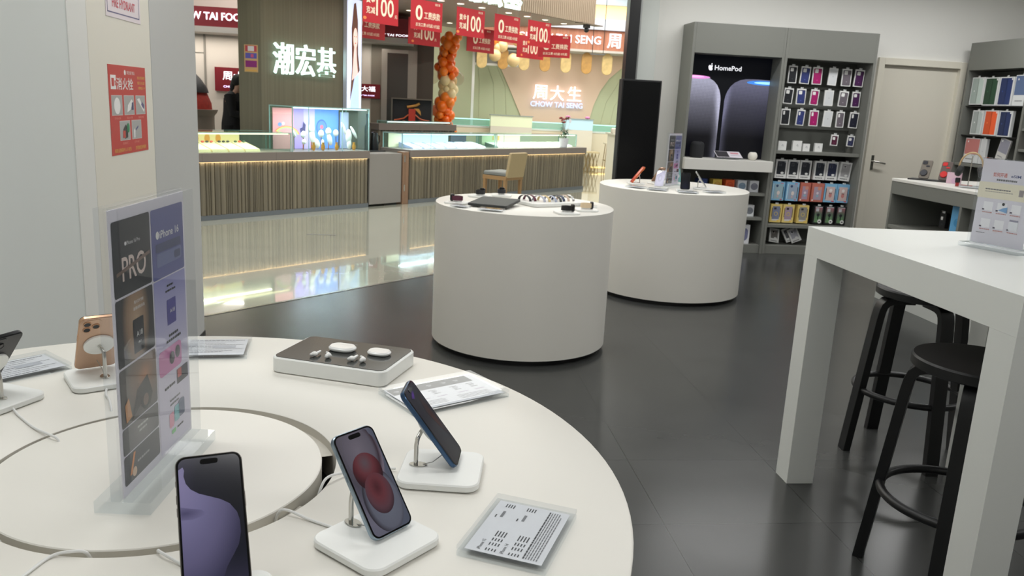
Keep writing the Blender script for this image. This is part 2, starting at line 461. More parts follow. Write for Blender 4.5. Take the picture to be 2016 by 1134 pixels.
s.poly([(0.04, -0.12), (0.055, -0.12), (0.06, -0.09), (0.05, -0.08), (0.04, -0.09)], 0.002, Wt)
s.poly([(0.07, -0.09), (0.10, -0.075), (0.10, -0.068), (0.07, -0.08)], 0.002, pm((80, 80, 130), 0.5))
for cx, cy, t_ in ((-0.145, -0.033, '打开消火栓箱'), (0.0, -0.033, '取出水带'), (0.145, -0.033, '连接水枪'), (-0.065, -0.138, '连接阀门'), (0.08, -0.138, '打开阀门')):
    s.text(t_, cx, cy, 0.011, 0.0014, pm((232, 150, 140), 0.5), width=0.07)
s.text('消防设施保护人人有责', -0.10, -0.165, 0.018, 0.0014, YEL, width=0.20); s.text('发现隐患及时报修', 0.125, -0.165, 0.018, 0.0014, YEL, width=0.14)
tag(s.build('fire_hydrant_poster', M=wall_frame(3.752, 1.3225), smooth=False), 'red fire hydrant instruction poster with five small pictures on cream cabinet door', 'poster')
s = MB()
s.box(-0.205, 0.205, -0.15, 0.15, 0, 0.0015, pm((228, 218, 224), 0.4))
for a in ((-0.19, 0.19, 0.128, 0.133), (-0.19, 0.19, -0.133, -0.128), (-0.19, -0.185, -0.133, 0.133), (0.185, 0.19, -0.133, 0.133)):
    s.box(*a, 0.0015, 0.0018, pm((88, 88, 130), 0.5))
PK = pm((206, 76, 92), 0.5)
s.text('消火栓', 0, 0.035, 0.11, 0.0022, PK, width=0.33, off=0.015)
s.text('FIRE HYDRANT', 0, -0.09, 0.050, 0.0022, PK, width=0.27, off=0.02)
tag(s.build('fire_hydrant_sign', M=wall_frame(3.745, 1.842), smooth=False), 'pale pink FIRE HYDRANT sign above the red poster, cut by top of frame', 'sign')

# ================================================================== ROUND TABLES
def drum(x, y, r, hgt, label, hole=None):
    t = thing('display_table', label, 'table', (x, y, 0), 0, None)
    b = MB()
    b.lathe([(r - 0.03, 0.0), (r - 0.03, 0.03)], BLACK, 96)
    b.build('plinth', t)
    body = MB().lathe([(r - 0.012, 0.03), (r, 0.033), (r, hgt - 0.026)], TABLE, 128, cap1=False)
    body.build('drum_body', t)
    tp = MB()
    if hole is None:
        tp.lathe([(r, hgt - 0.026), (r, hgt - 0.0025), (r - 0.003, hgt)], TABLE, 128, cap0=False)
    else:
        hx, hy, hr = hole; n = 128; vs = []; fs = []
        rings = [(0, 0, r, hgt - 0.026), (0, 0, r, hgt - 0.0025), (0, 0, r - 0.003, hgt), (hx, hy, hr + 0.0015, hgt), (hx, hy, hr, hgt - 0.0015), (hx, hy, hr, hgt - 0.07)]
        for ox, oy, rr, z in rings:
            vs += [(ox + rr * math.cos(2 * PI * i / n), oy + rr * math.sin(2 * PI * i / n), z) for i in range(n)]
        for k in range(len(rings) - 1):
            for i in range(n):
                j = (i + 1) % n
                fs.append((k * n + i, k * n + j, (k + 1) * n + j, (k + 1) * n + i))
        tp.add(vs, fs[:4 * n], TABLE); tp.add(vs, fs[4 * n:], GRLINE)
        tp.lathe([(hr, hgt - 0.0705), (hr, hgt - 0.07)], pm((24, 24, 24), 0.8), 64, T=Matrix.Translation((hx, hy, 0)))
        lp = [(hx + rr_ * math.cos(R(a)), hy + rr_ * math.sin(R(a)), hgt - 0.017) for a in range(18, 337, 3) for rr_ in (hr - 0.022, hr)]
        tp.add(lp, [(2 * i, 2 * i + 1, 2 * i + 3, 2 * i + 2) for i in range(len(lp) // 2 - 1)], GRLINE)
    tp.build('tabletop', t, angle=50)
    return t
GRLINE = pm((206, 202, 192), 0.6)  # greyer than the tabletop: the groove's shade put into its colour
MT = (-0.44, 1.179)
mt = drum(MT[0], MT[1], 0.771, 0.85, 'large round white table in front with a circular groove in its top', hole=(0.0600, 0.048, 0.259))
dc = MB().lathe([(0.244, 0.786), (0.244, 0.8475)], GRLINE, 128, cap1=False).lathe([(0.244, 0.8475), (0.2425, 0.849)], TABLE, 128, cap0=False)
dc.build('centre_disc', mt, M=Matrix.Translation((0.052, 0.050, 0)))
drum(0.635, 4.83, 0.532, 0.853, 'round white drum table carrying watches and watch bands')
drum(2.035, 6.37, 0.59, 0.853, 'round white drum table carrying phones, next to the grey shelving')

# ================================================================== PHONES AND STANDS
def clampd(pts, sw, sh):
    out = []
    for a, b in pts:
        q = (max(-sw / 2 + .0005, min(sw / 2 - .0005, a)), max(-sh / 2 + .0005, min(sh / 2 - .0005, b)))
        if abs(q[0]) > sw / 2 - .009 and abs(q[1]) > sh / 2 - .009: q = (math.copysign(sw / 2 - .009, q[0]), q[1])
        if not out or (Vector(q) - Vector(out[-1])).length > 1e-5: out.append(q)
    return out
def phone(name_label, center, az, framec, kind, w_=0.0716, h_=0.1476, backc=None, cams=3, group=None, tz=0.6, backmat=None):
    ch = math.sqrt(1 - tz * tz)
    n = Vector((math.cos(az) * ch, math.sin(az) * ch, tz)); x = Vector((-math.sin(az), math.cos(az), 0)); u = n.cross(x)
    M = Matrix.Identity(4)
    for i in range(3):
        M[i][0] = x[i]; M[i][1] = u[i]; M[i][2] = n[i]
    c = Vector(center); M.translation = c
    t = thing('smartphone', name_label, 'phone', M=M, group=group)
    fm = pm(framec, 0.28, 0.75)
    bm = pm(backc or framec, 0.35, 0.15)
    d_ = 0.0078
    MB().prism(rrect(w_, h_, 0.0115), -d_, 0.0, fm, bev=0.0014).build('phone_body', t)
    MB().prism(rrect(w_ - 0.0032, h_ - 0.0032, 0.010), -d_ - 0.0004, -d_ + 0.0003, bm).build('back_glass', t)
    s = MB()
    GB = pm((6, 6, 8), 0.04, spec=0.5)
    s.prism(rrect(w_ - 0.0022, h_ - 0.0022, 0.0105), -0.0002, 0.0005, GB)
    sw, sh = w_ - 0.0068, h_ - 0.0068; z = 0.0006
    if kind == 'rings':
        s.poly(rrect(sw, sh, 0.0085), z, radial(-0.02, 0.05, 0.05, 0.15, [(0, (88, 84, 92)), (0.35, (66, 62, 72)), (0.7, (92, 90, 104)), (1, (70, 74, 88))], 1.0))
        s.poly(clampd(ring_pts(0.0295, 40, 0.0015, 0.036, 0.045), sw, sh), z + .0001, radial(-0.004, 0.044, 0.036, 0.052, [(0, (98, 92, 102)), (0.7, (80, 76, 86)), (0.86, (50, 38, 46)), (1, (98, 90, 102))], 1.0))
        s.poly(clampd(ring_pts(0.0300, 40, 0.0015, -0.028, 0.045), sw, sh), z + .0002, radial(0.004, -0.030, 0.035, 0.052, [(0, (92, 96, 108)), (0.7, (82, 84, 96)), (0.88, (40, 36, 44)), (1, (94, 96, 110))], 1.0))
        s.poly(ring_pts(0.0235, 40, -0.002, 0.014, 0.0262), z + .0003, radial(-0.002, 0.026, 0.026, 0.032, [(0, (78, 68, 74)), (0.5, (88, 44, 50)), (0.75, (70, 30, 36)), (1.0, (44, 24, 30))], 1.0))
        s.poly(ring_pts(0.0215, 40, 0.0015, -0.0185, 0.0285), z + .0004, radial(0.001, -0.010, 0.026, 0.038, [(0, (62, 28, 34)), (0.4, (88, 44, 50)), (0.75, (76, 50, 58)), (1.0, (44, 30, 38))], 1.0))
    elif kind == 'wave':
        s.poly(rrect(sw, sh, 0.0085), z, radial(0.03, 0.03, 0.08, 0.12, [(0, (8, 9, 18)), (0.6, (16, 17, 30)), (1, (44, 42, 62))], 1.0))
        pts = [(-sw / 2, -sh / 2 + 0.012), (-sw / 2 + 0.012, -sh / 2), (0.004, -sh / 2), (0.012, -0.055), (0.020, -0.043), (0.0268, -0.032), (0.0302, -0.018), (0.0300, -0.004), (0.0275, 0.006), (0.020, 0.017), (0.010, 0.0235), (-0.002, 0.0285), (-0.014, 0.0335), (-0.0225, 0.0395), (-0.0275, 0.047), (-0.0295, 0.056), (-0.0285, 0.063), (-0.0300, 0.067), (-sw / 2, 0.064)]
        s.poly(list(reversed(pts))[::-1], z + .0001, radial(-0.036, 0.045, 0.085, 0.15, [(0, (118, 112, 146)), (0.3, (104, 100, 134)), (0.62, (84, 80, 110)), (0.85, (50, 48, 72)), (1, (30, 29, 46))], 1.0))
        s.poly([(-sw / 2 + 0.0002, 0.005), (-0.022, 0.004), (-0.006, 0.008), (-0.012, 0.014), (-0.024, 0.017), (-sw / 2 + 0.0002, 0.02)], z + .0002, radial(-0.03, 0.012, 0.03, 0.012, [(0, (66, 62, 92)), (1, (104, 100, 134))], 1.0))
    elif kind == 'dim':
        s.poly(rrect(sw, sh, 0.0085), z, radial(0.01, -0.05, 0.04, 0.13, [(0, (46, 48, 54)), (0.6, (34, 35, 44)), (1, (24, 24, 38))], 0.8))
        s.poly([(0.0, 0.02), (0.012, 0.05), (0.02, 0.05), (0.03, -0.045), (0.016, -0.02)], z + .0001, radial(0.015, 0.0, 0.02, 0.05, [(0, (62, 34, 32)), (1, (30, 28, 38))], 0.8))
        s.poly([(-0.02, 0.055), (0.0, 0.062), (0.01, 0.060), (-0.008, 0.050)], z + .0002, radial(-0.005, 0.056, 0.015, 0.008, [(0, (70, 36, 120)), (1, (28, 22, 50))], 1.0))
    elif kind == 'purple':
        s.poly(rrect(sw, sh, 0.0085), z, radial(0.0, 0.0, 0.04, 0.08, [(0, (120, 118, 160)), (0.3, (66, 58, 110)), (0.5, (100, 94, 142)), (1, (66, 58, 108))], 1.0))
        s.poly([(-sw / 2, 0.03), (0.016, 0.069), (-0.02, 0.070), (-sw / 2 + .001, 0.062)], z + .0001, pm((240, 240, 244), 0.3, emit=0.8))
    elif kind == 'pink':
        s.poly(rrect(sw, sh, 0.0085), z, radial(0.0, 0.03, 0.05, 0.08, [(0, (236, 190, 180)), (0.6, (226, 120, 90)), (1, (180, 70, 60))], 1.0))
    else:
        s.poly(rrect(sw, sh, 0.0085), z, radial(0.0, -0.06, 0.04, 0.08, [(0, (26, 28, 50)), (1, (9, 10, 18))], 0.7))
    s.prism(rrect(0.0205, 0.0062, 0.003), z, z + 0.0008, GB, T=Matrix.Translation((0, sh / 2 - 0.0055, 0)))
    s.build('screen', t, angle=60)
    for y0, y1 in ((0.045, 0.052), (0.025, 0.035), (0.010, 0.020)):
        MB().box(-w_ / 2 - 0.0006, -w_ / 2 + 0.0005, y0, y1, -0.0052, -0.0028, fm).build('side_button', t)
    MB().box(w_ / 2 - 0.0005, w_ / 2 + 0.0006, 0.012, 0.03, -0.0052, -0.0028, fm).build('side_button', t)
    # cameras on the back (seen mirrored)
    cb = MB().prism(rrect(0.036, 0.036, 0.009), -d_ - 0.0018, -d_, bm, T=Matrix.Translation((w_ / 2 - 0.0215, h_ / 2 - 0.0215, 0)), bev=0.0005).build('camera_plate', t)
    pos = ((0.0, 0.0), (0.0, -0.0165), (-0.0155, -0.008))[:cams] if cams == 3 else ((-0.003, 0.0), (-0.003, -0.0165))
    for px, py in pos:
        T = Matrix.Translation((w_ / 2 - 0.0135 + px, h_ / 2 - 0.0135 + py, -d_ - 0.0018)) @ Matrix.Rotation(PI, 4, 'X')
        MB(T).lathe([(0.0074, -0.0003), (0.0074, 0.0016), (0.0068, 0.0022), (0.0060, 0.0022), (0.0058, 0.0016)], fm, 24, cap1=False).lathe([(0.0058, 0.0015), (0.0058, 0.0016)], pm((16, 15, 18), 0.05), 24).build('camera_lens', cb)
    return t, M

def phone_stand(label, foot, center, az, slab_off=0.03, tz=0.6, sw=0.128, group='white charging stands'):
    """slab, metal neck, round charging puck, thin tether"""
    ch = math.sqrt(1 - tz * tz)
    t = thing('phone_stand', label, 'stand', (foot[0], foot[1], foot[2]), az, group)
    MB().prism(rrect(sw, sw, 0.021, 8, slab_off, 0), 0.0015, 0.013, STANDW, bev=0.002).prism(rrect(sw - 0.012, sw - 0.012, 0.016, 8, slab_off, 0), 0, 0.0015, pm((150, 150, 148), 0.7)).build('base_slab', t)
    c = Vector((center[0] - foot[0], center[1] - foot[1], 0)); c.rotate(Matrix.Rotation(-az, 3, 'Z'))
    c = Vector((c.x, c.y, center[2] - foot[2]))
    n = Vector((ch, 0, tz)); back = c - n * 0.0085
    pz = MB()
    Mz = Matrix.Translation(back - n * 0.0055) @ Matrix(((0, -tz, ch, 0), (1, 0, 0, 0), (0, ch, tz, 0), (0, 0, 0, 1)))
    pz.lathe([(0.027, 0.0), (0.028, 0.0008), (0.028, 0.0045), (0.0272, 0.0052)], STANDW, 40, T=Mz)
    pz.build('charging_puck', t)
    e = back - n * 0.006
    px = min(0.0, e.x - 0.012)
    neck = MB().tube([(px, 0, 0.012), (px, 0, e.z - 0.024), (px + 0.002, 0, e.z - 0.012), (px + 0.006, e.y * 0.5, e.z - 0.004), tuple(e)], 0.0036, STEEL, 12)
    neck.build('neck', t)
    MB().prism(ring_pts(0.0145, 28, px + 0.004, 0, 0.009), 0.013, 0.0150, STEEL, bev=0.0005).build('neck_socket', t)
    low = c - Vector((-tz, 0, ch)) * 0.052 - n * 0.0105
    MB().tube([(px + 0.011, 0, 0.0145), ((px + low.x) / 2 + 0.004, 0.0, (0.0145 + low.z) / 2 - 0.003), tuple(low)], 0.0008, pm((180, 180, 178), 0.4, 0.5), 6).build('tether', t)
    return t
TZ = 0.85
def set_phone(lab_p, lab_s, c, az, *a, foot=None, **k):
    azr = R(az)
    f = foot or (c[0] - 0.012 * math.cos(azr), c[1] - 0.012 * math.sin(azr))
    base = k.pop('base', TZ); so = k.pop('slab_off', 0.03); tz = k.get('tz', 0.6)
    g = k.pop('sgroup', 'white phone stands on the large round table')
    phone(lab_p, c, azr, *a, **k)
    phone_stand(lab_s, (f[0], f[1], base), c, azr, so, tz, group=g)
G1 = 'demo phones on the large round table'
set_phone('silvery blue smartphone showing dark red circles wallpaper on stand', 'white stand holding the silvery blue phone with the circles wallpaper',
          (-0.051, 1.022, 0.927), -44.5, (150, 166, 178), 'rings', foot=(-0.066, 1.013), backc=(176, 192, 204), cams=2, group=G1, slab_off=0.032)
set_phone('dark blue smartphone with nearly black screen leaning back, seen from its side', 'white stand with a tall steel neck holding the dark blue phone',
          (0.033, 1.222, 0.929), -9, (66, 92, 124), 'dim', foot=(0.022, 1.205), backc=(60, 84, 116), cams=2, group=G1, slab_off=0.026)
set_phone('large smartphone with purple wave wallpaper at the bottom edge of the picture', 'white stand under the purple wave phone, hidden behind it',
          (-0.232, 0.91, 0.9315), -72.2, (118, 112, 108), 'wave', w_=0.0767, h_=0.1599, group=G1, foot=(-0.225, 0.886), slab_off=0.048)
set_phone('gold smartphone seen from behind with three camera lenses', 'white stand with round puck behind the gold phone',
          (-0.622, 1.622, 0.934), 121, (190, 152, 122), 'black', backc=(206, 172, 146), w_=0.0767, h_=0.1599, foot=(-0.606, 1.606), group=G1, slab_off=0.018)
set_phone('black smartphone seen from behind at the edge of the picture', 'white stand with the black phone seen from behind',
          (-0.762, 1.493, 0.930), 155, (42, 42, 44), 'black', backc=(48, 48, 50), group=G1, slab_off=0.012)

# cables running into the groove
CAB = pm((226, 226, 224), 0.4)
def cable(label, pts, r=0.0021, group='white charging cables'):
    # smooth through points
    P_ = [Vector(p) for p in pts]; path = []
    for i in range(len(P_) - 1):
        p0 = P_[max(i - 1, 0)]; p1 = P_[i]; p2 = P_[i + 1]; p3 = P_[min(i + 2, len(P_) - 1)]
        for k in range(8):
            t_ = k / 8
            path.append(0.5 * ((2 * p1) + (-p0 + p2) * t_ + (2 * p0 - 5 * p1 + 4 * p2 - p3) * t_ ** 2 + (-p0 + 3 * p1 - 3 * p2 + p3) * t_ ** 3))
    path.append(P_[-1])
    tag(MB().tube(path, r, CAB, 8).build('charging_cable'), label, 'cable', group)
zc = 0.8525
cable('white cable from the groove to the silvery blue phone stand', [(-0.192, 1.085, 0.83), (-0.184, 1.078, 0.852), (-0.17, 1.07, 0.858), (-0.139, 1.054, zc), (-0.10, 1.029, zc)])
cable('white cable looping from the groove behind the silvery blue phone', [(-0.142, 1.145, 0.82), (-0.136, 1.152, 0.848), (-0.126, 1.168, 0.861), (-0.10, 1.195, 0.856), (-0.06, 1.215, zc), (-0.025, 1.21, 0.855)])
cable('white cable from the groove to the black phone stand', [(-0.574, 1.322, 0.83), (-0.582, 1.327, 0.852), (-0.60, 1.338, 0.856), (-0.64, 1.375, zc), (-0.685, 1.425, zc), (-0.708, 1.452, 0.856)])
cable('white cable behind the clear sign from the groove to the gold phone stand', [(-0.541, 1.452, 0.83), (-0.545, 1.462, 0.852), (-0.562, 1.50, 0.857), (-0.58, 1.535, zc), (-0.592, 1.572, 0.855)])
cable('white cable leaving the groove behind the purple wave phone', [(-0.316, 0.985, 0.83), (-0.318, 0.978, 0.851), (-0.31, 0.965, 0.857), (-0.28, 0.945, zc), (-0.255, 0.93, zc)])
cable('white cable curling out of the groove at the bottom of the picture', [(-0.40, 0.985, 0.83), (-0.405, 0.976, 0.852), (-0.42, 0.972, 0.856), (-0.443, 0.967, zc), (-0.456, 0.924, zc), (-0.47, 0.86, zc)])
cable('white cable end by the groove at the far edge of the table disc', [(-0.525, 1.02, 0.83), (-0.532, 1.014, 0.852), (-0.56, 0.99, 0.855), (-0.62, 0.96, zc)])

# ---------------------------------------------------------------- earphone display box
INK = pm((40, 40, 42), 0.6); INKL = pm((120, 120, 122), 0.6)
def display_box(name, label, cat, x, y, rot, L, D, hgt, base_z, hgt0=True):
    t = thing(name, label, cat, (x, y, base_z), rot)
    MB().prism(rrect(L, D, 0.02, 8), 0.001, hgt, STANDW, bev=0.0025).build('case', t)
    MB().prism(rrect(L - 0.010, D - 0.010, 0.016, 8), hgt - 0.001, hgt + 0.0012, pm((66, 68, 66), 0.12, spec=0.3)).build('dark_panel', t)
    return t
eb = display_box('earphone_display', 'white slab with a dark glossy panel showing white earphones and cases', 'display', -0.150, 1.722, R(-21.5), 0.262, 0.176, 0.034, 0.85)
PW = pm((236, 236, 234), 0.2, coat=0.5)
for cx, cy, sc_ in ((-0.012, 0.012, 1.0), (0.073, 0.017, 0.86)):
    T = Matrix.Translation((cx, cy, 0.036)) @ Matrix.Diagonal((sc_, sc_, sc_, 1))
    MB(T).prism(rrect(0.06, 0.045, 0.020, 8), 0, 0.010, PW, bev=0.0035).box(-0.0295, 0.0295, 0.006, 0.0065, 0.0099, 0.0101, pm((190, 190, 188), 0.4)).build('charging_case', eb)
for cx, cy, a in ((-0.045, -0.052, 0.3), (-0.014, -0.050, 1.0), (0.040, -0.048, 0.3), (0.064, -0.046, 1.0)):
    T = Matrix.Translation((cx, cy, 0.036)) @ Matrix.Rotation(a, 4, 'Z')
    MB(T).ball((0, 0, 0.005), (0.0075, 0.006, 0.0055), PW, 14, 8).tube([(0.002, 0, 0.005), (0.006, 0.008, 0.006), (0.008, 0.020, 0.005)], [0.0036, 0.003, 0.0026], PW, 10).ball((-0.006, -0.003, 0.004), (0.004, 0.004, 0.004), pm((210, 210, 208), 0.5), 10, 6).build('earbud', eb)
MB().text('无线耳机', -0.012, 0.060, 0.005, 0.0354, INKL, width=0.028).text('无线耳机', 0.073, 0.060, 0.005, 0.0354, INKL, width=0.028).build('caption', eb)

# ---------------------------------------------------------------- clear price plates
def price_plate(label, x, y, rot, L, D, draw, base_z=0.85, tilt=0.0, group='clear price plates'):
    t = thing('price_plate', label, 'price tag', (x, y, base_z), rot, group)
    T = Matrix.Rotation(tilt, 4, 'X')
    MB(T).box(-L / 2, L / 2, -D / 2, D / 2, 0.0, 0.0075, ACRE).box(-L / 2, L / 2, -D / 2, D / 2, 0.0095, 0.0155, ACRP).build('acrylic_block', t, bev=0.0008)
    p = MB(T)
    p.box(-L / 2 + 0.008, L / 2 - 0.008, -D / 2 + 0.008, D / 2 - 0.008, 0.0080, 0.0086, pm((232, 232, 234), 0.5))
    draw(p, L, D, 0.0089)
    p.build('printed_card', t, smooth=False)
    return t
def bars(p, x, y, wds, z, hh=0.0016, mat=INK, seed=1):
    rr = random.Random(seed)
    for a, b in wds:
        k = a
        while k < b:
            q = min(b, k + rr.uniform(0.004, 0.010)); p.quad(x + (k + q) / 2, y, q - k, hh, z, mat); k = q + 0.0012
def card_phone(p, L, D, z):
    p.text('iPhone 15', -0.066, 0.036, 0.0072, z, INK, width=0.026, left=True)
    p.text('iPhone 14', -0.066, 0.004, 0.0072, z, INK, width=0.026, left=True)
    for y0 in (0.026, -0.006):
        for r_ in range(4):
            yy = y0 - 0.0042 * r_
            for q, ww in ((-0.066, 0.007), (-0.052, 0.008), (-0.040, 0.008), (-0.028, 0.016)):
                if r_ == 0 and q < -0.05: pass
                p.quad(q + ww / 2, yy, ww * 0.9, 0.0017, z, INK)
    for y0, l_ in ((0.036, 1), (0.004, 1)):
        p.quad(0.034, y0, 0.018, 0.004, z, INKL); p.quad(0.026, y0 + 0.008, 0.008, 0.0018, z, INK)
        for r_ in range(4): p.quad(0.060 - 0.0, y0 - 0.001 - 0.0038 * r_ + 0.004, 0.010, 0.0016, z, INK)
    for k in range(6):
        bars(p, 0, -0.026 - 0.0036 * k, [(-0.066, 0.066 - 0.01 * (k == 5))], z, 0.0016 if k else 0.0022, INK if k == 0 else INKL, k + 3)
def card_earphone(p, L, D, z):
    p.quad(-0.006, 0.044, L - 0.035, 0.034, z, pm((66, 68, 68), 0.5))
    LT = pm((206, 206, 208), 0.5)
    for q in (-0.085, -0.045, -0.010, 0.025, 0.055):
        p.quad(q, 0.045, 0.012, 0.002, z + 0.0002, LT); p.quad(q, 0.040, 0.008, 0.0016, z + 0.0002, LT)
    for q in (-0.06, -0.02, 0.03, 0.07):
        for k in range(4): p.quad(q + 0.002 * (k % 2), 0.016 - 0.006 * k, 0.016 - 0.003 * (k % 3), 0.0022, z, INKL)
        p.quad(q + 0.004, -0.018, 0.024, 0.0035, z, pm((196, 186, 198), 0.5))
    for k in range(4): bars(p, 0, -0.032 - 0.0055 * k, [(-0.09, -0.02), (0.01, 0.085)], z, 0.0018, INKL, k + 11)
def card_text(p, L, D, z):
    for k in range(9):
        bars(p, 0, D / 2 - 0.018 - 0.011 * k, [(-L / 2 + 0.015, L / 2 - 0.015 - 0.02 * (k % 3))], z, 0.0036 if k % 4 == 0 else 0.002, INKL, k + 20)
    p.quad(0.02, 0.0, 0.05, 0.02, z + 0.0002, pm((190, 192, 198), 0.5))
price_plate('clear plate with iPhone 15 and iPhone 14 price card near the table edge', 0.150, 1.008, R(65), 0.160, 0.122, card_phone)
price_plate('clear plate with dark headed price card beside the dark blue phone', 0.062, 1.556, R(31), 0.222, 0.142, card_earphone)
price_plate('clear price plate lying between the black phone and the gold phone', -0.800, 1.672, R(46), 0.16, 0.12, card_text)
price_plate('clear price plate behind the clear sign, next to the earphone display', -0.450, 1.832, R(6), 0.150, 0.135, card_text)

# ---------------------------------------------------------------- big clear poster holder
def poster_holder(label, M, draw, W=0.262, H=0.425, t_=0.03, group=None, kindn='poster_holder', base=(0.262, 0.078, 0.018)):
    t = thing(kindn, label, 'poster holder', M=M, group=group)
    bx, by, bz = base
    MB().box(-bx / 2, bx / 2, -by / 2, by / 2, 0, bz, ACRE).build('clear_base', t, bev=0.001)
    MB().box(-W / 2, W / 2, -t_ / 2, -0.0025, bz, H, ACR).build('front_sheet', t, bev=0.0006)
    MB().box(-W / 2, W / 2, 0.0025, t_ / 2, bz, H, ACR).build('back_sheet', t, bev=0.0006)
    p = MB(UP)
    p.box(-W / 2 + 0.006, W / 2 - 0.004, bz + 0.002, H - 0.004, -0.0008, 0.0008, pm((224, 220, 228), 0.45))
    draw(p, W, H, 0.0012)
    p.build('printed_sheet', t, smooth=False)
    return t
def poster_iphone(p, W, H, z):
    DK = pm((38, 38, 40), 0.45); x0 = -W / 2 + 0.012; xm = 0.000; x1 = W / 2 - 0.01
    yt = H - 0.020
    def blk(a, b, y0, y1, m, zz=z, r=0.004):
        p.poly(rrect(b - a, y1 - y0, r, 4, (a + b) / 2, (y0 + y1) / 2), zz, m)
    ys = [yt, 0.300, 0.203, 0.118, 0.078, 0.034]
    blk(x0, xm - 0.002, ys[1] + 0.002, ys[0], DK)
    blk(x0, xm - 0.002, ys[2] + 0.002, ys[1] - 0.001, radial((x0 + xm) / 2, 0.26, 0.055, 0.09, [(0, (190, 160, 128)), (0.5, (150, 120, 92)), (0.8, (50, 44, 40)), (1, (34, 33, 34))], 0, 0.45, up=True))
    blk(x0, xm - 0.002, ys[3] + 0.001, ys[2] - 0.001, radial((x0 + xm) / 2 + 0.02, 0.175, 0.07, 0.05, [(0, (186, 130, 92)), (0.4, (130, 104, 84)), (1, (92, 88, 84))], 0, 0.45, up=True))
    blk(x0, xm - 0.002, ys[4] + 0.001, ys[3] - 0.001, radial((x0 + xm) / 2, 0.10, 0.07, 0.05, [(0, (128, 124, 120)), (0.5, (110, 108, 106)), (1, (80, 79, 79))], 0, 0.45, up=True))
    blk(x0, xm - 0.002, ys[5], ys[4] - 0.001, pm((74, 74, 75), 0.45))
    g1 = 0.0004
    GW = pm((226, 206, 196), 0.5); W1 = pm((238, 236, 234), 0.5)
    cxl = (x0 + xm) / 2
    p.text('iPhone 16 Pro', cxl + 0.002, 0.372, 0.0075, z + g1, W1, width=0.042)
    p.text('PRO', cxl + 0.002, 0.338, 0.046, z + g1, GW, width=0.074, off=0.012)
    p.poly([(x0 + 0.006, 0.336), (x0 + 0.006, 0.331), (xm - 0.008, 0.346), (xm - 0.008, 0.351)], z + 3 * g1, pm((120, 96, 84), 0.4))
    p.poly(ring_pts(0.0028, 14, cxl - 0.022, 0.372), z + g1, W1)
    blk(cxl - 0.012, cxl + 0.022, 0.213, 0.262, pm((36, 34, 36), 0.4), z + g1, 0.002)
    blk(cxl - 0.010, cxl + 0.020, 0.216, 0.259, pm((26, 25, 28), 0.4), z + 2 * g1, 0.002)
    p.text('A18', cxl + 0.006, 0.240, 0.011, z + 3 * g1, W1, width=0.019); p.text('PRO', cxl + 0.006, 0.227, 0.005, z + 3 * g1, W1, width=0.009)
    p.text('强大芯片性能', cxl + 0.01, 0.286, 0.005, z + g1, W1, width=0.030); p.text('超强续航表现', cxl + 0.01, 0.277, 0.005, z + g1, W1, width=0.036)
    p.poly([(x0 + 0.03, 0.122), (x0 + 0.05, 0.160), (x0 + 0.085, 0.172), (x0 + 0.1, 0.14), (x0 + 0.09, 0.124), (x0 + 0.06, 0.135)], z + g1, pm((52, 44, 42), 0.5))
    p.poly(ring_pts(0.014, 20, x0 + 0.075, 0.137), z + 2 * g1, pm((44, 42, 44), 0.5)); p.poly(ring_pts(0.009, 20, x0 + 0.075, 0.137), z + 3 * g1, pm((120, 100, 86), 0.5))
    p.poly([(x0 + 0.01, 0.15), (x0 + 0.022, 0.158), (x0 + 0.03, 0.128), (x0 + 0.012, 0.124)], z + 2 * g1, pm((196, 140, 90), 0.5))
    p.poly([(x0 + 0.014, 0.045), (x0 + 0.02, 0.045), (x0 + 0.034, 0.074), (x0 + 0.028, 0.075)], z + 2 * g1, pm((222, 140, 70), 0.5))
    p.poly(ring_pts(0.007, 16, x0 + 0.028, 0.046), z + 3 * g1, pm((220, 190, 160), 0.5)); bars(p, 0, 0.056, [(x0 + 0.04, x0 + 0.08)], z + g1, 0.003, pm((180, 178, 176), 0.5), 4)
    bars(p, 0, 0.105, [(x0 + 0.045, x0 + 0.08)], z + g1, 0.003, pm((200, 198, 196), 0.5), 5); bars(p, 0, 0.098, [(x0 + 0.05, x0 + 0.075)], z + g1, 0.003, pm((200, 198, 196), 0.5), 6)
    # second column: lilac sheet
    PU = radial((xm + x1) / 2, 0.335, 0.5, 0.11, [(0, (84, 88, 150)), (0.6, (96, 98, 152)), (1, (150, 148, 196))], 0, 0.45, up=True)
    blk(xm + 0.002, x1, 0.300, yt, PU)
    blk(xm + 0.002, x1, bzv, 0.298, radial((xm + x1) / 2, 0.31, 0.6, 0.16, [(0, (142, 142, 196)), (0.5, (186, 182, 216)), (1, (214, 208, 224))], 0, 0.45, up=True), z, 0.002)
    cxr = (xm + x1) / 2
    p.text('iPhone 16', cxr + 0.006, 0.366, 0.016, z + g1, W1, width=0.072, off=0.01)
    p.poly(ring_pts(0.006, 14, cxr - 0.038, 0.366), z + g1, W1)
    blk(cxr - 0.046, cxr + 0.048, 0.340, 0.353, pm((58, 66, 110), 0.35), z + g1, 0.002); blk(cxr - 0.044, cxr + 0.050, 0.318, 0.338, pm((104, 114, 160), 0.35), z + g1, 0.004)
    blk(cxr + 0.020, cxr + 0.044, 0.322, 0.334, pm((64, 70, 110), 0.35), z + 2 * g1, 0.004)
    bars(p, 0, 0.284, [(cxr - 0.012, cxr + 0.012)], z + g1, 0.003, INK, 7); bars(p, 0, 0.276, [(cxr - 0.018, cxr + 0.02)], z + g1, 0.003, INK, 8)
    blk(cxr - 0.015, cxr + 0.019, 0.222, 0.262, pm((76, 70, 150), 0.4), z + g1, 0.001)
    p.text('A18', cxr + 0.004, 0.243, 0.009, z + 2 * g1, W1, width=0.018)
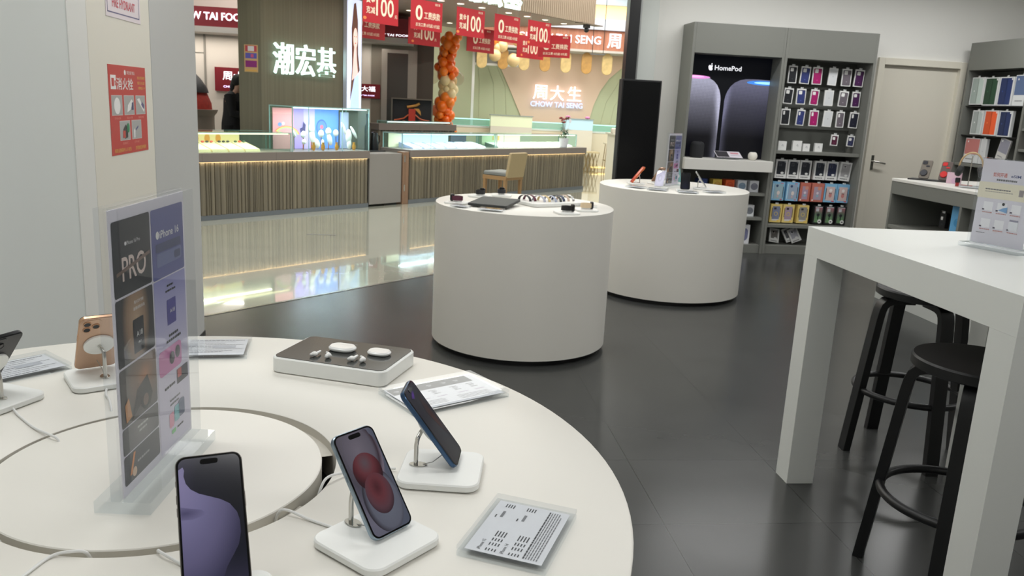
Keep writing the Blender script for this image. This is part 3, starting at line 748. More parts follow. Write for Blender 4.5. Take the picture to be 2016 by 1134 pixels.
    bars(p, 0, 0.205, [(cxr - 0.012, cxr + 0.024)], z + g1, 0.004, INK, 9); bars(p, 0, 0.197, [(cxr - 0.022, cxr + 0.034)], z + g1, 0.004, INK, 10)
    blk(xm + 0.008, cxr + 0.034, 0.148, 0.188, pm((206, 128, 176), 0.4), z + g1, 0.008)
    for q in ((cxr - 0.004, 0.168), (cxr + 0.018, 0.172)): p.poly(ring_pts(0.010, 20, *q), z + 2 * g1, pm((52, 40, 50), 0.4))
    blk(cxr + 0.012, x1 - 0.003, 0.118, 0.142, pm((62, 58, 70), 0.5), z + g1, 0.001); blk(cxr + 0.014, cxr + 0.03, 0.128, 0.142, pm((196, 92, 88), 0.5), z + 2 * g1, 0.001)
    bars(p, 0, 0.125, [(cxr - 0.036, cxr + 0.004)], z + g1, 0.004, INK, 12)
    bars(p, 0, 0.100, [(cxr - 0.018, cxr + 0.022)], z + g1, 0.003, INKL, 13); bars(p, 0, 0.093, [(cxr - 0.018, cxr + 0.016)], z + g1, 0.003, INKL, 14)
    blk(cxr - 0.024, cxr - 0.006, 0.056, 0.080, pm((226, 150, 172), 0.4), z + g1, 0.004)
    blk(cxr - 0.004, cxr + 0.016, 0.060, 0.086, pm((130, 190, 196), 0.4), z + 2 * g1, 0.004)
    blk(cxr + 0.014, cxr + 0.036, 0.062, 0.090, pm((92, 104, 132), 0.4), z + 3 * g1, 0.004)
    blk(cxr - 0.016, cxr + 0.0, 0.044, 0.051, pm((120, 200, 120), 0.4), z + g1, 0.002); bars(p, 0, 0.048, [(cxr + 0.006, cxr + 0.03)], z + g1, 0.003, INK, 15)
bzv = 0.026
MH = Matrix.Translation((-0.383, 1.208, 0.8495)) @ Matrix.Rotation(R(84.5), 4, 'Z')
ph1 = poster_holder('tall clear holder with PRO poster standing on the large round table', MH, poster_iphone)

# ================================================================== DRUM TABLE WITH WATCHES
WT = 0.853
def watch(label, x, y, az, band, body=(24, 24, 26), group='watches on the drum table', z=WT, facing=(0.25)):
    """a watch laid in a closed loop on its own white round-cornered stand"""
    t = thing('smart_watch', label, 'watch', (x, y, z + 0.0115), az, group)
    b = pm(band, 0.55, noise=0.05)
    m = MB(); vs = []; fs = []; n = 26
    for k in range(n):
        a = 2 * PI * k / n
        px, py = 0.034 * math.cos(a), 0.027 * math.sin(a)
        for zz, ss in ((0.008, 1.0), (0.032, 1.0), (0.032, 0.88), (0.008, 0.88)):
            vs.append((px * ss, py * ss, zz))
    for i in range(n):
        j = (i + 1) % n
        for k in range(4):
            l = (k + 1) % 4
            fs.append((i * 4 + k, j * 4 + k, j * 4 + l, i * 4 + l))
    m.add(vs, fs, b).build('watch_band', t)
    MB().prism(rrect(0.05, 0.036, 0.012), 0.0, 0.009, STANDW).build('cradle', t)
    T = Matrix.Translation((0.034, 0, 0.0215)) @ Matrix.Rotation(PI / 2, 4, 'Y')
    MB(T).prism(rrect(0.041, 0.036, 0.010), -0.006, 0.005, pm((60, 60, 62) if body[0] < 40 else body, 0.3, 0.6), bev=0.0015).build('watch_case', t)
    MB(T).prism(rrect(0.037, 0.032, 0.009), 0.0045, 0.0060, pm((12, 12, 14), 0.05), bev=0.0006).build('watch_face', t)
    s = thing('watch_stand', 'white rounded stand under the ' + label, 'stand', (x, y, z), az, 'white watch stands')
    MB().prism(rrect(0.13, 0.13, 0.03, 8), 0.0, 0.011, STANDW, bev=0.002).build('base_slab', s)
    MB().lathe([(0.016, 0.0), (0.015, 0.0395)], STANDW, 20, T=Matrix.Translation((0, 0, 0.0105))).build('holder', s) if False else None
    return t
watch('maroon banded watch beside the tablet', 0.225, 4.72, R(150), (88, 36, 56))
watch('black watch behind the tablet corner', 0.385, 5.10, R(60), (20, 20, 24))
watch('black watch behind the tray of bands', 0.528, 5.19, R(80), (24, 26, 34))
watch('black watch in front of the tray of bands', 0.822, 4.44, R(10), (20, 20, 22))
watch('beige banded watch at the end of the tray of bands', 0.962, 4.60, R(5), (222, 200, 164), body=(22, 22, 24))
TBX, TBY, TBL, TBD, TBR = 0.437, 4.665, 0.235, 0.27, R(-24)
tb = thing('tablet', 'dark grey tablet lying slanted on a small white base among the watches', 'tablet', (TBX, TBY, WT), TBR)
MB().prism(rrect(TBL * 0.72, TBD * 0.72, 0.02), 0.0, 0.016, STANDW, bev=0.002).build('base_slab', tb)
MB(Matrix.Translation((0, 0, 0.028)) @ Matrix.Rotation(R(3), 4, 'X')).prism(rrect(TBL, TBD, 0.014), -0.0135, 0.0, pm((44, 46, 46), 0.5), bev=0.002).build('tablet_body', tb)
MB(Matrix.Translation((0, 0, 0.028)) @ Matrix.Rotation(R(3), 4, 'X')).prism(rrect(TBL - 0.006, TBD - 0.006, 0.012), 0.0, 0.001, pm((70, 73, 71), 0.55, spec=0.15)).build('screen', tb)
# tray with watch bands
tr = thing('band_tray', 'white round-cornered tray holding a fan of watch bands', 'tray', (0.775, 4.845, WT), R(28))
MB().prism(rrect(0.36, 0.245, 0.03, 8), 0.001, 0.022, STANDW, bev=0.003).build('tray_body', tr)
bandc = [((34, 36, 40), 'charcoal'), ((96, 40, 60), 'wine red'), ((178, 180, 194), 'pale lilac'), ((214, 190, 140), 'tan'), ((168, 176, 196), 'light blue'), ((52, 56, 54), 'dark green-grey'), ((50, 62, 92), 'navy'), ((206, 182, 164), 'sand pink'), ((222, 222, 222), 'steel link')]
for i, (c, nm) in enumerate(bandc):
    lx = -0.145 + 0.0362 * i; ly = (0.035 if i in (0, 1) else -0.01) - (0.015 if i in (4, 5) else 0)
    m = MB(); vs = []; fs = []; n = 16
    for k in range(n + 1):
        a = PI * (0.0 + k / n)
        yy = -0.052 * math.cos(a); zz = 0.004 + 0.034 * math.sin(a)
        for dx, s_ in ((-0.0085, 1), (0.0085, 1), (0.0085, 0.93), (-0.0085, 0.93)):
            vs.append((dx, yy * s_, zz * s_ - 0.003 * 0))
    for k in range(n):
        for q in range(4):
            l = (q + 1) % 4
            fs.append((k * 4 + q, k * 4 + l, k * 4 + 4 + l, k * 4 + 4 + q))
    fs += [(0, 1, 2, 3), (n * 4 + 3, n * 4 + 2, n * 4 + 1, n * 4)]
    P_ = Matrix.Translation((0.775, 4.845, WT + 0.0185)) @ Matrix.Rotation(R(28), 4, 'Z') @ Matrix.Translation((lx, ly, 0)) @ Matrix.Rotation(R(8), 4, 'Z')
    tag(m.add(vs, fs, pm(c, 0.5 if i < 8 else 0.25, 0 if i < 8 else 0.9)).build('watch_band', M=P_), nm + ' watch band arched on the white tray', 'watch band', 'watch bands on the tray')
price_plate('small clear price plate in front of the maroon banded watch', 0.235, 4.55, R(-40), 0.10, 0.07, card_text, WT, 0.0, 'clear price plates on the watch table')
price_plate('clear price plate in front of the dark tablet at the table rim', 0.40, 4.435, R(-22), 0.14, 0.07, card_text, WT, 0.0, 'clear price plates on the watch table')
price_plate('clear price plate between the tray and the beige banded watch', 1.015, 4.79, R(-62), 0.11, 0.05, card_text, WT, 0.0, 'clear price plates on the watch table')

# ================================================================== DRUM TABLE WITH PHONES
G2 = 'demo phones on the far drum table'; SG2 = 'white phone stands on the far drum table'
PZ = 0.853
def p2(lp, ls, x, y, az, *a, **k):
    set_phone(lp, ls, (x, y, PZ + 0.081), az, *a, base=PZ, group=G2, sgroup=SG2, slab_off=0.02, **k)
p2('orange smartphone leaning over the far drum table before the black panel', 'white stand of the orange phone', 1.745, 6.43, 178, (226, 120, 66), 'pink', backc=(224, 112, 60), w_=0.0767, h_=0.1599)
p2('smartphone with violet wallpaper on the far drum table', 'white stand of the violet wallpaper phone', 1.845, 6.125, -118, (226, 226, 230), 'purple', backc=(220, 220, 226), cams=2)
p2('brown smartphone partly behind the violet wallpaper phone', 'white stand of the brown phone', 1.945, 6.52, 118, (176, 140, 116), 'black', backc=(150, 118, 98))
p2('smartphone with plain black screen facing the shop on the far drum table', 'white stand of the black screen phone', 2.005, 6.0, -106, (52, 52, 56), 'black')
p2('teal smartphone seen from behind beside the black screen phone', 'white stand of the teal phone', 2.105, 6.545, 62, (120, 176, 178), 'black', backc=(134, 190, 192), cams=2)
p2('white smartphone seen edge-on, leaning back on the far drum table', 'white stand of the white edge-on phone', 2.205, 6.215, -18, (206, 206, 204), 'black', backc=(214, 212, 206), cams=2)
dup(ph1, Matrix.Translation((1.99, 6.29, PZ - 0.0005)) @ Matrix.Rotation(R(50), 4, 'Z'), 'tall clear poster holder standing among phones on the far drum table')
for lab, x, y, r_ in (('clear price plate in front of the orange phone', 1.66, 6.12, -50), ('clear price plate in front of the violet wallpaper phone', 1.79, 5.98, -28), ('clear price plate in front of the black screen phone', 1.99, 5.875, -8), ('clear price plate in front of the white edge-on phone', 2.23, 5.97, 12)):
    price_plate(lab, x, y, R(r_), 0.15, 0.09, card_text, PZ, 0.0, 'clear price plates on the far drum table')

# ================================================================== GREY SHELVING ON THE BACK WALL
FY, BY = 8.27, 8.615
t1 = thing('shelving_unit', 'grey shelving unit with lit screen and white drawer shelf', 'shelving', (3.19, 8.44, 0), 0, 'grey wall shelving')
def shelf_part(nm, boxes, parent, mat, org, bev=0.0015):
    m = MB(Matrix.Translation((-org[0], -org[1], -org[2])))
    for b in boxes: m.box(*b, mat)
    return m.build(nm, parent, bev=bev)
o1 = (3.19, 8.44, 0)
XL, XM, XR = 2.70, 3.685, 4.675
shelf_part('side_panel', [(XL, XL + 0.028, FY, BY, 0, 2.33)], t1, GREY, o1)
shelf_part('side_panel', [(XM - 0.030, XM - 0.002, FY, BY, 0, 2.33)], t1, GREY, o1)
shelf_part('header_panel', [(XL + 0.028, XM - 0.030, FY, BY, 2.035, 2.33)], t1, GREY, o1)
shelf_part('back_panel', [(XL + 0.028, XM - 0.030, BY - 0.02, BY, 0.09, 2.035)], t1, GREYD, o1)
shelf_part('plinth', [(XL + 0.028, XM - 0.030, FY + 0.02, BY - 0.02, 0, 0.09)], t1, GREY, o1)
for z in (0.385, 0.645):
    shelf_part('shelf', [(XL + 0.028, XM - 0.030, FY + 0.02, BY - 0.02, z - 0.03, z)], t1, GREY, o1)
shelf_part('drawer_shelf', [(XL + 0.012, XM - 0.020, FY - 0.07, BY - 0.02, 0.872, 0.985)], t1, WHITE, o1, 0.003)
# screen
sc = MB(UP)
SW = (XM - 0.030) - (XL + 0.028) - 0.003
SX = XL + 0.0295 + SW / 2
sc.box(-SW / 2, SW / 2, 0, 1.045, -0.012, 0.0, pm((8, 8, 10), 0.15))
sc.quad(0, 0.5225, SW, 1.045, 0.001, em((4, 5, 9), 1.0))
def pod(cx, w_, ytop, ybot, cols, glowc, glow2):
    pts = [(cx - w_, ybot), (cx - w_, ytop - 0.24), (cx - w_ + 0.006, ytop - 0.19), (cx - w_ + 0.022, ytop - 0.14), (cx - w_ + 0.050, ytop - 0.09), (cx - w_ + 0.090, ytop - 0.050), (cx - w_ + 0.15, ytop - 0.018), (cx - w_ + 0.21, ytop - 0.004), (cx, ytop)]
    pts = pts + [(2 * cx - x, y) for x, y in reversed(pts[:-1])]
    pts = [(max(-SW / 2 + 0.001, min(SW / 2 - 0.001, x)), y) for x, y in pts]
    out = [pts[0]]
    for q in pts[1:]:
        if (Vector(q) - Vector(out[-1])).length > 1e-4: out.append(q)
    return out
def podmat(cx, yt, edge, bright):
    """mesh-fabric speaker lit from above on the advertisement"""
    m = bpy.data.materials.new('speaker_picture'); m.use_nodes = True
    nt = m.node_tree; b = nt.nodes['Principled BSDF']; b.inputs['Base Color'].default_value = (0, 0, 0, 1); b.inputs['Roughness'].default_value = 0.3
    tc = nt.nodes.new('ShaderNodeTexCoord'); sp = nt.nodes.new('ShaderNodeSeparateXYZ'); nt.links.new(tc.outputs['Object'], sp.inputs[0])
    def mth(op, a, b_=None, c_=None):
        n = nt.nodes.new('ShaderNodeMath'); n.operation = op
        for i, v in enumerate((a, b_, c_)):
            if v is None: continue
            if hasattr(v, 'links') or hasattr(v, 'node'): nt.links.new(v, n.inputs[i])
            else: n.inputs[i].default_value = v
        return n.outputs[0]
    ver = nt.nodes.new('ShaderNodeMapRange'); nt.links.new(sp.outputs['Z'], ver.inputs[0])
    ver.inputs['From Min'].default_value = yt - 0.62; ver.inputs['From Max'].default_value = yt - 0.04
    edg = nt.nodes.new('ShaderNodeMapRange'); nt.links.new(mth('ABSOLUTE', mth('SUBTRACT', sp.outputs['X'], edge)), edg.inputs[0])
    edg.inputs['From Min'].default_value = 0.0; edg.inputs['From Max'].default_value = 0.10; edg.inputs['To Min'].default_value = 1.0; edg.inputs['To Max'].default_value = 0.0
    vv = mth('POWER', ver.outputs[0], 1.2); ee = mth('MULTIPLY', mth('POWER', edg.outputs[0], 2.5), 1.0)
    tot = mth('MINIMUM', mth('ADD', mth('MULTIPLY', vv, 0.85), mth('MULTIPLY', ee, mth('ADD', 0.55, vv))), 1.0)
    cb = nt.nodes.new('ShaderNodeTexChecker'); mp = nt.nodes.new('ShaderNodeMapping'); mp.inputs['Rotation'].default_value = (0, R(45), 0)
    nt.links.new(tc.outputs['Object'], mp.inputs[0]); nt.links.new(mp.outputs[0], cb.inputs['Vector']); cb.inputs['Scale'].default_value = 95
    cb.inputs['Color1'].default_value = (1, 1, 1, 1); cb.inputs['Color2'].default_value = (0.45, 0.45, 0.45, 1)
    rp = nt.nodes.new('ShaderNodeValToRGB'); nt.links.new(tot, rp.inputs[0])
    rp.color_ramp.elements[0].color = rgb((8, 8, 16)); rp.color_ramp.elements[1].color = rgb(bright)
    e_ = rp.color_ramp.elements.new(0.45); e_.color = rgb(tuple(int(v * 0.55) for v in bright))
    mx = nt.nodes.new('ShaderNodeMix'); mx.data_type = 'RGBA'; mx.blend_type = 'MULTIPLY'; mx.inputs[0].default_value = 0.6
    nt.links.new(rp.outputs[0], mx.inputs[6]); nt.links.new(cb.outputs[0], mx.inputs[7])
    nt.links.new(mx.outputs[2], b.inputs['Emission Color']); b.inputs['Emission Strength'].default_value = 1.0
    return m
ybt = 0.002
sc.poly(list(reversed(pod(-0.400, 0.342, 0.838, ybt, None, None, None))), 0.002, podmat(-0.4, 0.838, -0.058, (206, 206, 232)))
sc.poly(list(reversed(pod(0.330, 0.346, 0.830, ybt, None, None, None))), 0.002, podmat(0.33, 0.830, -0.016, (128, 128, 156)))
def clip_ell(cx, cy, rx, ry):
    out = []
    for x, y in ring_pts(rx, 36, cx, cy, ry):
        q = (max(-SW / 2 + 0.002, min(SW / 2 - 0.002, x)), y)
        if not out or (Vector(q) - Vector(out[-1])).length > 1e-4: out.append(q)
    return out
sc.poly(clip_ell(-0.36, 0.822, 0.165, 0.018), 0.003, em((206, 130, 196), 1.0))
sc.poly(clip_ell(-0.37, 0.826, 0.11, 0.010), 0.0035, em((240, 176, 220), 1.0))
sc.poly(clip_ell(0.400, 0.795, 0.19, 0.024), 0.003, em((60, 120, 200), 1.0))
sc.poly(clip_ell(0.430, 0.795, 0.14, 0.013), 0.0035, em((150, 206, 240), 1.0))
sc.text('HomePod', -0.010, 0.925, 0.068, 0.003, em((244, 244, 250), 1.0), width=0.290, off=0.010)
ap = [(0.0, 0.026), (-0.018, 0.032), (-0.028, 0.012), (-0.022, -0.016), (-0.008, -0.030), (0.0, -0.027), (0.010, -0.030), (0.022, -0.014), (0.016, 0.0), (0.016, 0.014), (0.022, 0.024), (0.010, 0.031)]
sc.poly([(x * 0.95 - 0.198, y * 0.9 + 0.920) for x, y in ap], 0.003, em((244, 244, 250), 1.0))
sc.poly([(x - 0.196, y + 0.952) for x, y in ((0, 0), (0.012, 0.004), (0.010, 0.016), (0.001, 0.010))], 0.003, em((244, 244, 250), 1.0))
tag(sc.build('advertising_screen', M=Matrix.Translation((SX, 8.50, 0.987)), smooth=False), 'tall screen reading HomePod with two mesh speakers, set in grey shelving', 'screen')
shelf_part('screen_mount', [(XL + 0.2, XM - 0.2, 8.5135, BY - 0.021, 1.1, 1.9)], t1, GREYD, o1)

t2 = thing('shelving_unit', 'grey shelving unit full of hanging phone cases beside the door', 'shelving', (4.18, 8.44, 0), 0, 'grey wall shelving')
o2 = (4.18, 8.44, 0)
shelf_part('side_panel', [(XM, XM + 0.028, FY, BY, 0, 2.33)], t2, GREY, o2)
shelf_part('side_panel', [(XR - 0.028, XR, FY, BY, 0, 2.33)], t2, GREY, o2)
shelf_part('header_panel', [(XM + 0.028, XR - 0.028, FY, BY, 2.035, 2.33)], t2, GREY, o2)
shelf_part('back_panel', [(XM + 0.028, XR - 0.028, BY - 0.02, BY, 0.09, 2.035)], t2, GREYD, o2)
shelf_part('plinth', [(XM + 0.028, XR - 0.028, FY + 0.02, BY - 0.02, 0, 0.09)], t2, GREY, o2)
for z in (0.318, 1.10):
    shelf_part('shelf', [(XM + 0.028, XR - 0.028, FY + 0.02, BY - 0.02, z - 0.032, z)], t2, GREY, o2)
rail = MB(Matrix.Translation((-o2[0], -o2[1], 0)))
for z in (1.985, 1.765, 1.560, 1.345):
    rail.box(XM + 0.03, XR - 0.03, BY - 0.045, BY - 0.0205, z - 0.012, z + 0.012, GREYD)
rail.build('hanging_rails', t2)

# ---- hanging packages (drawing plane upright, front facing -y)
def package(label, x, z, w_, h_, d_, y=8.36, rot=0.0, style='case', col=(40, 40, 44), frame_c=(236, 236, 234), M0=None, group=None, name='phone_case_package', back=BY - 0.0455, cat='phone case'):
    M = (M0 if M0 is not None else Matrix.Identity(4)) @ Matrix.Translation((x, y, z)) @ Matrix.Rotation(rot, 4, 'Y')
    t = thing(name, label, cat, M=M, group=group)
    b = MB(UP)
    FW = pm(frame_c, 0.45)
    b.box(-w_ / 2, w_ / 2, -h_ / 2, h_ / 2, -d_, 0, FW)
    if style in ('case', 'case3'):
        b.poly(rrect(w_ - 0.018, h_ - 0.022, 0.008, 4, 0, -0.003), 0.0006, pm(tuple(int(v * 0.6) for v in col) if col[0] < 200 else (210, 210, 210), 0.5))
        b.poly(rrect(w_ - 0.024, h_ - 0.030, 0.010, 4, 0, -0.004), 0.0012, pm(col, 0.4))
        cc = (238, 238, 236)
        if style == 'case':
            b.poly(rrect(w_ * 0.36, w_ * 0.36, 0.006, 4, -w_ * 0.12, h_ / 2 - 0.040), 0.0018, pm(cc, 0.5))
        else:
            b.poly(rrect(w_ * 0.20, w_ * 0.40, 0.006, 4, -w_ * 0.2, h_ / 2 - 0.042), 0.0018, pm(cc, 0.5))
        b.poly([(q[0] * 0.9, q[1] * 0.7 - h_ * 0.24) for q in ((-0.009, 0), (0, -0.009), (0.009, 0), (0.0, 0.004))], 0.0018, pm(tuple(min(255, int(v * 1.5 + 20)) for v in col), 0.5))
    elif style == 'white':
        b.poly(rrect(w_ - 0.02, h_ - 0.02, 0.008, 4), 0.0006, pm((218, 220, 222), 0.4))
        b.poly([(q[0], q[1]) for q in ((-0.006, 0.004), (0, -0.006), (0.006, 0.004))], 0.0012, pm((170, 170, 172), 0.5))
    elif style == 'window':      # boxed case with window, camera and caption strip
        b.quad(0.0, 0.012, w_ - 0.034, h_ - 0.062, 0.0006, pm(col, 0.3))
        b.quad(-w_ * 0.10, h_ * 0.24, 0.030, 0.034, 0.0012, pm(tuple(min(255, v + 40) for v in col), 0.4))
        for q in ((-w_ * 0.14, h_ * 0.27), (-w_ * 0.06, h_ * 0.27), (-w_ * 0.10, h_ * 0.20)): b.poly(ring_pts(0.006, 12, *q), 0.0018, pm((24, 24, 28), 0.2))
        b.poly(ring_pts(0.009, 14, w_ * 0.29, h_ * 0.38), 0.0018, pm((150, 156, 160), 0.4))
        b.poly(ring_pts(0.018, 18, w_ * 0.12, -h_ * 0.21, 0.012), 0.0018, pm(frame_c, 0.5))
        for k in range(5): b.quad(-w_ * 0.30 + k * w_ * 0.13, -h_ * 0.40, w_ * 0.08, 0.010, 0.0012, pm((50, 50, 52), 0.5))
    elif style == 'blue':
        b.quad(0.004, -0.004, w_ - 0.04, h_ - 0.04, 0.0006, pm(col, 0.35))
        b.poly(ring_pts(0.017, 16, 0.004, -0.018, 0.022), 0.0012, pm((226, 214, 208), 0.5)); b.poly(ring_pts(0.011, 14, 0.0, -0.055, 0.012), 0.0012, pm((206, 178, 178), 0.5))
        b.poly(ring_pts(0.014, 14, -0.016, 0.056), 0.0012, pm((66, 86, 120), 0.3)); b.quad(-w_ * 0.42, 0, 0.006, h_ * 0.8, 0.0012, pm((220, 236, 242), 0.5))
        b.quad(w_ * 0.40, -0.01, 0.007, h_ * 0.6, 0.0012, pm((44, 50, 58), 0.5)); b.quad(w_ * 0.25, h_ * 0.43, 0.03, 0.008, 0.0012, pm((220, 120, 130), 0.5)); b.quad(w_ * 0.3, -h_ * 0.44, 0.025, 0.008, 0.0012, pm((220, 90, 110), 0.5))
    elif style == 'red':
        b.quad(0.0, -0.008, w_ - 0.05, h_ - 0.06, 0.0006, pm(col, 0.35))
        b.poly(ring_pts(0.020, 16, 0.016, 0.045), 0.0012, pm((214, 150, 130), 0.5)); b.poly(ring_pts(0.014, 14, 0.0, -0.006), 0.0012, pm((222, 208, 216), 0.5))
        b.poly(ring_pts(0.016, 14, 0.0, -0.036, 0.014), 0.0012, pm((150, 180, 196), 0.5)); b.quad(-w_ * 0.36, -h_ * 0.42, 0.016, 0.016, 0.0012, pm((236, 220, 214), 0.5))
    elif style == 'pinkbear':
        b.quad(0.0, -0.006, w_ - 0.04, h_ - 0.05, 0.0006, pm((214, 190, 186), 0.35))
        b.poly(ring_pts(0.017, 14, 0.002, 0.030), 0.0012, pm((238, 232, 230), 0.5)); b.poly(ring_pts(0.018, 14, 0.002, -0.024, 0.024), 0.0012, pm((204, 136, 132), 0.5))
        b.poly([(-0.012, 0.004), (0.002, -0.002), (0.016, 0.004), (0.016, -0.008), (0.002, -0.003), (-0.012, -0.008)], 0.0018, pm((52, 40, 44), 0.5))
        b.quad(-w_ * 0.36, -0.01, 0.007, h_ * 0.6, 0.0012, pm((44, 50, 58), 0.5)); b.quad(w_ * 0.40, -0.01, 0.007, h_ * 0.6, 0.0012, pm((44, 50, 58), 0.5)); b.quad(w_ * 0.28, -h_ * 0.43, 0.03, 0.010, 0.0018, pm((206, 80, 104), 0.5))
    elif style == 'yellow':
        b.quad(0.0, 0.006, w_ - 0.045, h_ - 0.055, 0.0006, pm(col, 0.35))
        b.poly(ring_pts(0.022, 18, 0.0, -0.004), 0.0012, pm((206, 184, 110), 0.5)); b.poly(ring_pts(0.015, 18, 0.0, -0.004), 0.0018, pm(col, 0.4))
        b.quad(-0.012, h_ * 0.27, 0.026, 0.022, 0.0012, pm((58, 58, 66), 0.4)); b.quad(0, -h_ * 0.36, w_ * 0.6, 0.016, 0.0012, pm((216, 214, 214), 0.5)); b.quad(w_ * 0.24, -h_ * 0.40, 0.024, 0.014, 0.0018, pm((240, 200, 90), 0.5))
        b.quad(-w_ * 0.36, 0.01, 0.006, h_ * 0.5, 0.0012, pm((60, 58, 56), 0.5)); b.quad(w_ * 0.36, 0.01, 0.006, h_ * 0.5, 0.0012, pm((60, 58, 56), 0.5))
    elif style == 'green':
        b.quad(0, 0.0, w_ - 0.03, h_ - 0.03, 0.0006, radial(0.0, -0.06, 0.12, 0.16, [(0, (112, 156, 104)), (0.5, (96, 112, 96)), (1, (176, 104, 122))], 0, 0.4, up=True))
        b.quad(-w_ * 0.12, h_ * 0.28, 0.034, 0.034, 0.0012, pm((196, 196, 200), 0.4)); b.poly(ring_pts(0.017, 16, 0.0, 0.0), 0.0012, pm((44, 44, 50), 0.4))
        b.quad(0.0, -0.03, 0.014, 0.04, 0.0012, pm((40, 60, 50), 0.4)); b.poly(ring_pts(0.022, 20, w_ * 0.20, -h_ * 0.36), 0.0018, pm((236, 236, 234), 0.5)); b.poly(ring_pts(0.013, 16, w_ * 0.20, -h_ * 0.36, 0.007), 0.0024, pm((90, 92, 92), 0.5))
        b.quad(0.0, h_ * 0.43, w_ * 0.7, 0.008, 0.0012, pm((206, 206, 206), 0.5))
    elif style == 'folio':
        b.quad(-w_ * 0.20, 0, w_ * 0.46, h_ - 0.022, 0.0006, pm(col, 0.45)); b.quad(w_ * 0.20, 0, w_ * 0.38, h_ - 0.022, 0.0006, pm(tuple(min(255, int(v * 1.15)) for v in col), 0.45))
        b.poly(ring_pts(0.008, 12, -w_ * 0.22, 0.0), 0.0012, pm(tuple(min(255, int(v * 1.5 + 10)) for v in col), 0.5)); b.quad(w_ * 0.34, h_ * 0.42, 0.018, 0.018, 0.0012, pm((236, 236, 234), 0.5))
    elif style == 'sleeve':
        b.quad(0, h_ * 0.16, w_ - 0.012, h_ * 0.62, 0.0006, pm(col, 0.45)); b.quad(-w_ * 0.1, -h_ * 0.34, w_ * 0.5, 0.012, 0.0006, pm((160, 160, 162), 0.5)); b.quad(-w_ * 0.3, h_ * 0.36, 0.018, 0.018, 0.0012, pm((236, 236, 234), 0.5))
    b.build('package', t, smooth=False)
    if back is not None:
        hk = MB().box(-0.016, 0.016, -0.0, 0.002, h_ / 2, h_ / 2 + 0.016, pm((214, 216, 216), 0.4)).tube([(0, back - y, h_ / 2 + 0.012), (0, -0.012, h_ / 2 + 0.012), (0, -0.018, h_ / 2 + 0.020)], 0.0022, STEEL, 6)
        hk.build('hanger', t)
    return t
names6 = [('black', (34, 36, 42)), ('indigo', (52, 62, 120)), ('magenta', (172, 30, 106)), ('white', (232, 232, 232)), ('taupe grey', (112, 104, 112)), ('dark plum', (76, 34, 84))]
r1 = [3.848, 3.993, 4.123, 4.292, 4.451, 4.588]; r2 = [3.832, 3.97, 4.125, 4.281, 4.441, 4.588]; r3 = [3.83, 3.995, 4.14, 4.302, 4.439, 4.590]
for row, (xs, z, st, hh, ww) in enumerate(((r1, 1.884, 'case', 0.176, 0.104), (r2, 1.665, 'case', 0.160, 0.100), (r3, 1.450, 'case3', 0.165, 0.098))):
    rn = ('top row', 'second row', 'third row')[row]
    for i, (nm, c) in enumerate(names6):
        lab, cc = nm, c
        if row == 2 and i == 5: lab, cc = 'navy black', (34, 36, 52)
        package('%s phone case in white frame hanging in the %s of the case shelving' % (lab, rn), xs[i], z, ww - (0.010 if (row * 7 + i) % 3 == 0 else 0), hh, 0.014, y=8.40 + 0.006 * ((i * 5 + row) % 3), rot=R(2.5 if (i + row) % 2 else -0.5), style='white' if i == 3 else st, col=cc, group='small hanging phone cases')
package('small wine red phone case hanging above the white earphone boxes', 4.409, 1.232, 0.080, 0.115, 0.012, y=8.41, rot=R(2), style='case', col=(86, 34, 58), group='small hanging phone cases')
package('small slate blue phone case hanging beside the small wine red one', 4.594, 1.230, 0.080, 0.115, 0.012, y=8.41, rot=R(3), style='case', col=(54, 58, 92), group='small hanging phone cases')
b1 = [3.846, 3.984, 4.119, 4.283, 4.421, 4.572]
l1 = [('white boxed black phone case, first in the upper boxed row', (44, 48, 56)), ('white boxed black phone case, second in the upper boxed row', (46, 50, 58)), ('white boxed black phone case, third in the upper boxed row', (48, 50, 58)),
      ('white boxed black phone case, fourth in the upper boxed row', (44, 50, 62)), ('white boxed navy phone case in the upper boxed row', (52, 58, 84)), ('white boxed silver phone case in the upper boxed row, tilted', (176, 174, 176))]
for i, (lab, c) in enumerate(l1):
    package(lab, b1[i], 0.905, 0.128, 0.200, 0.05, y=8.395, rot=R(0.5 if i < 5 else 4.5), style='window', col=c, group='boxed phone cases')
b2 = [3.838, 4.000, 4.142, 4.285, 4.430, 4.573]
l2 = [('light blue boxed phone case, first in the middle boxed row', 'blue', (160, 186, 196), (132, 188, 222)), ('light blue boxed phone case next to the coral boxes', 'blue', (160, 176, 196), (138, 192, 226)),
      ('narrow coral red boxed phone case beside the light blue boxes', 'red', (176, 150, 170), (196, 112, 96)), ('wide coral red boxed phone case in the middle boxed row', 'red', (178, 160, 176), (198, 116, 100)),
      ('light blue boxed phone case with white and pink print after the coral boxes', 'pinkbear', (200, 180, 180), (136, 190, 224)), ('light blue boxed phone case with pink print at the end of the row', 'pinkbear', (200, 180, 180), (130, 182, 218))]
for i, (lab, st, c, fc) in enumerate(l2):
    package(lab, b2[i], 0.668, 0.138 if i != 2 else 0.115, 0.200, 0.085, y=8.385, rot=R(0.8), style=st, col=c, frame_c=fc, group='boxed phone cases')
b3 = [3.843, 3.984, 4.150, 4.325, 4.455, 4.585]
l3 = [('yellow boxed blue-grey phone case, first in the lower boxed row', 'yellow', (126, 134, 160), (230, 204, 122)), ('yellow boxed mauve phone case in the lower boxed row', 'yellow', (170, 150, 168), (230, 206, 126)), ('yellow boxed grey phone case next to the black boxes', 'yellow', (150, 146, 140), (228, 202, 120)),
      ('black boxed phone case with green print beside the yellow boxes', 'green', (0, 0, 0), (30, 30, 32)), ('black boxed phone case with green print in the middle of its three', 'green', (0, 0, 0), (32, 32, 34)), ('black boxed phone case with green print at the row end by the door', 'green', (0, 0, 0), (30, 30, 32))]
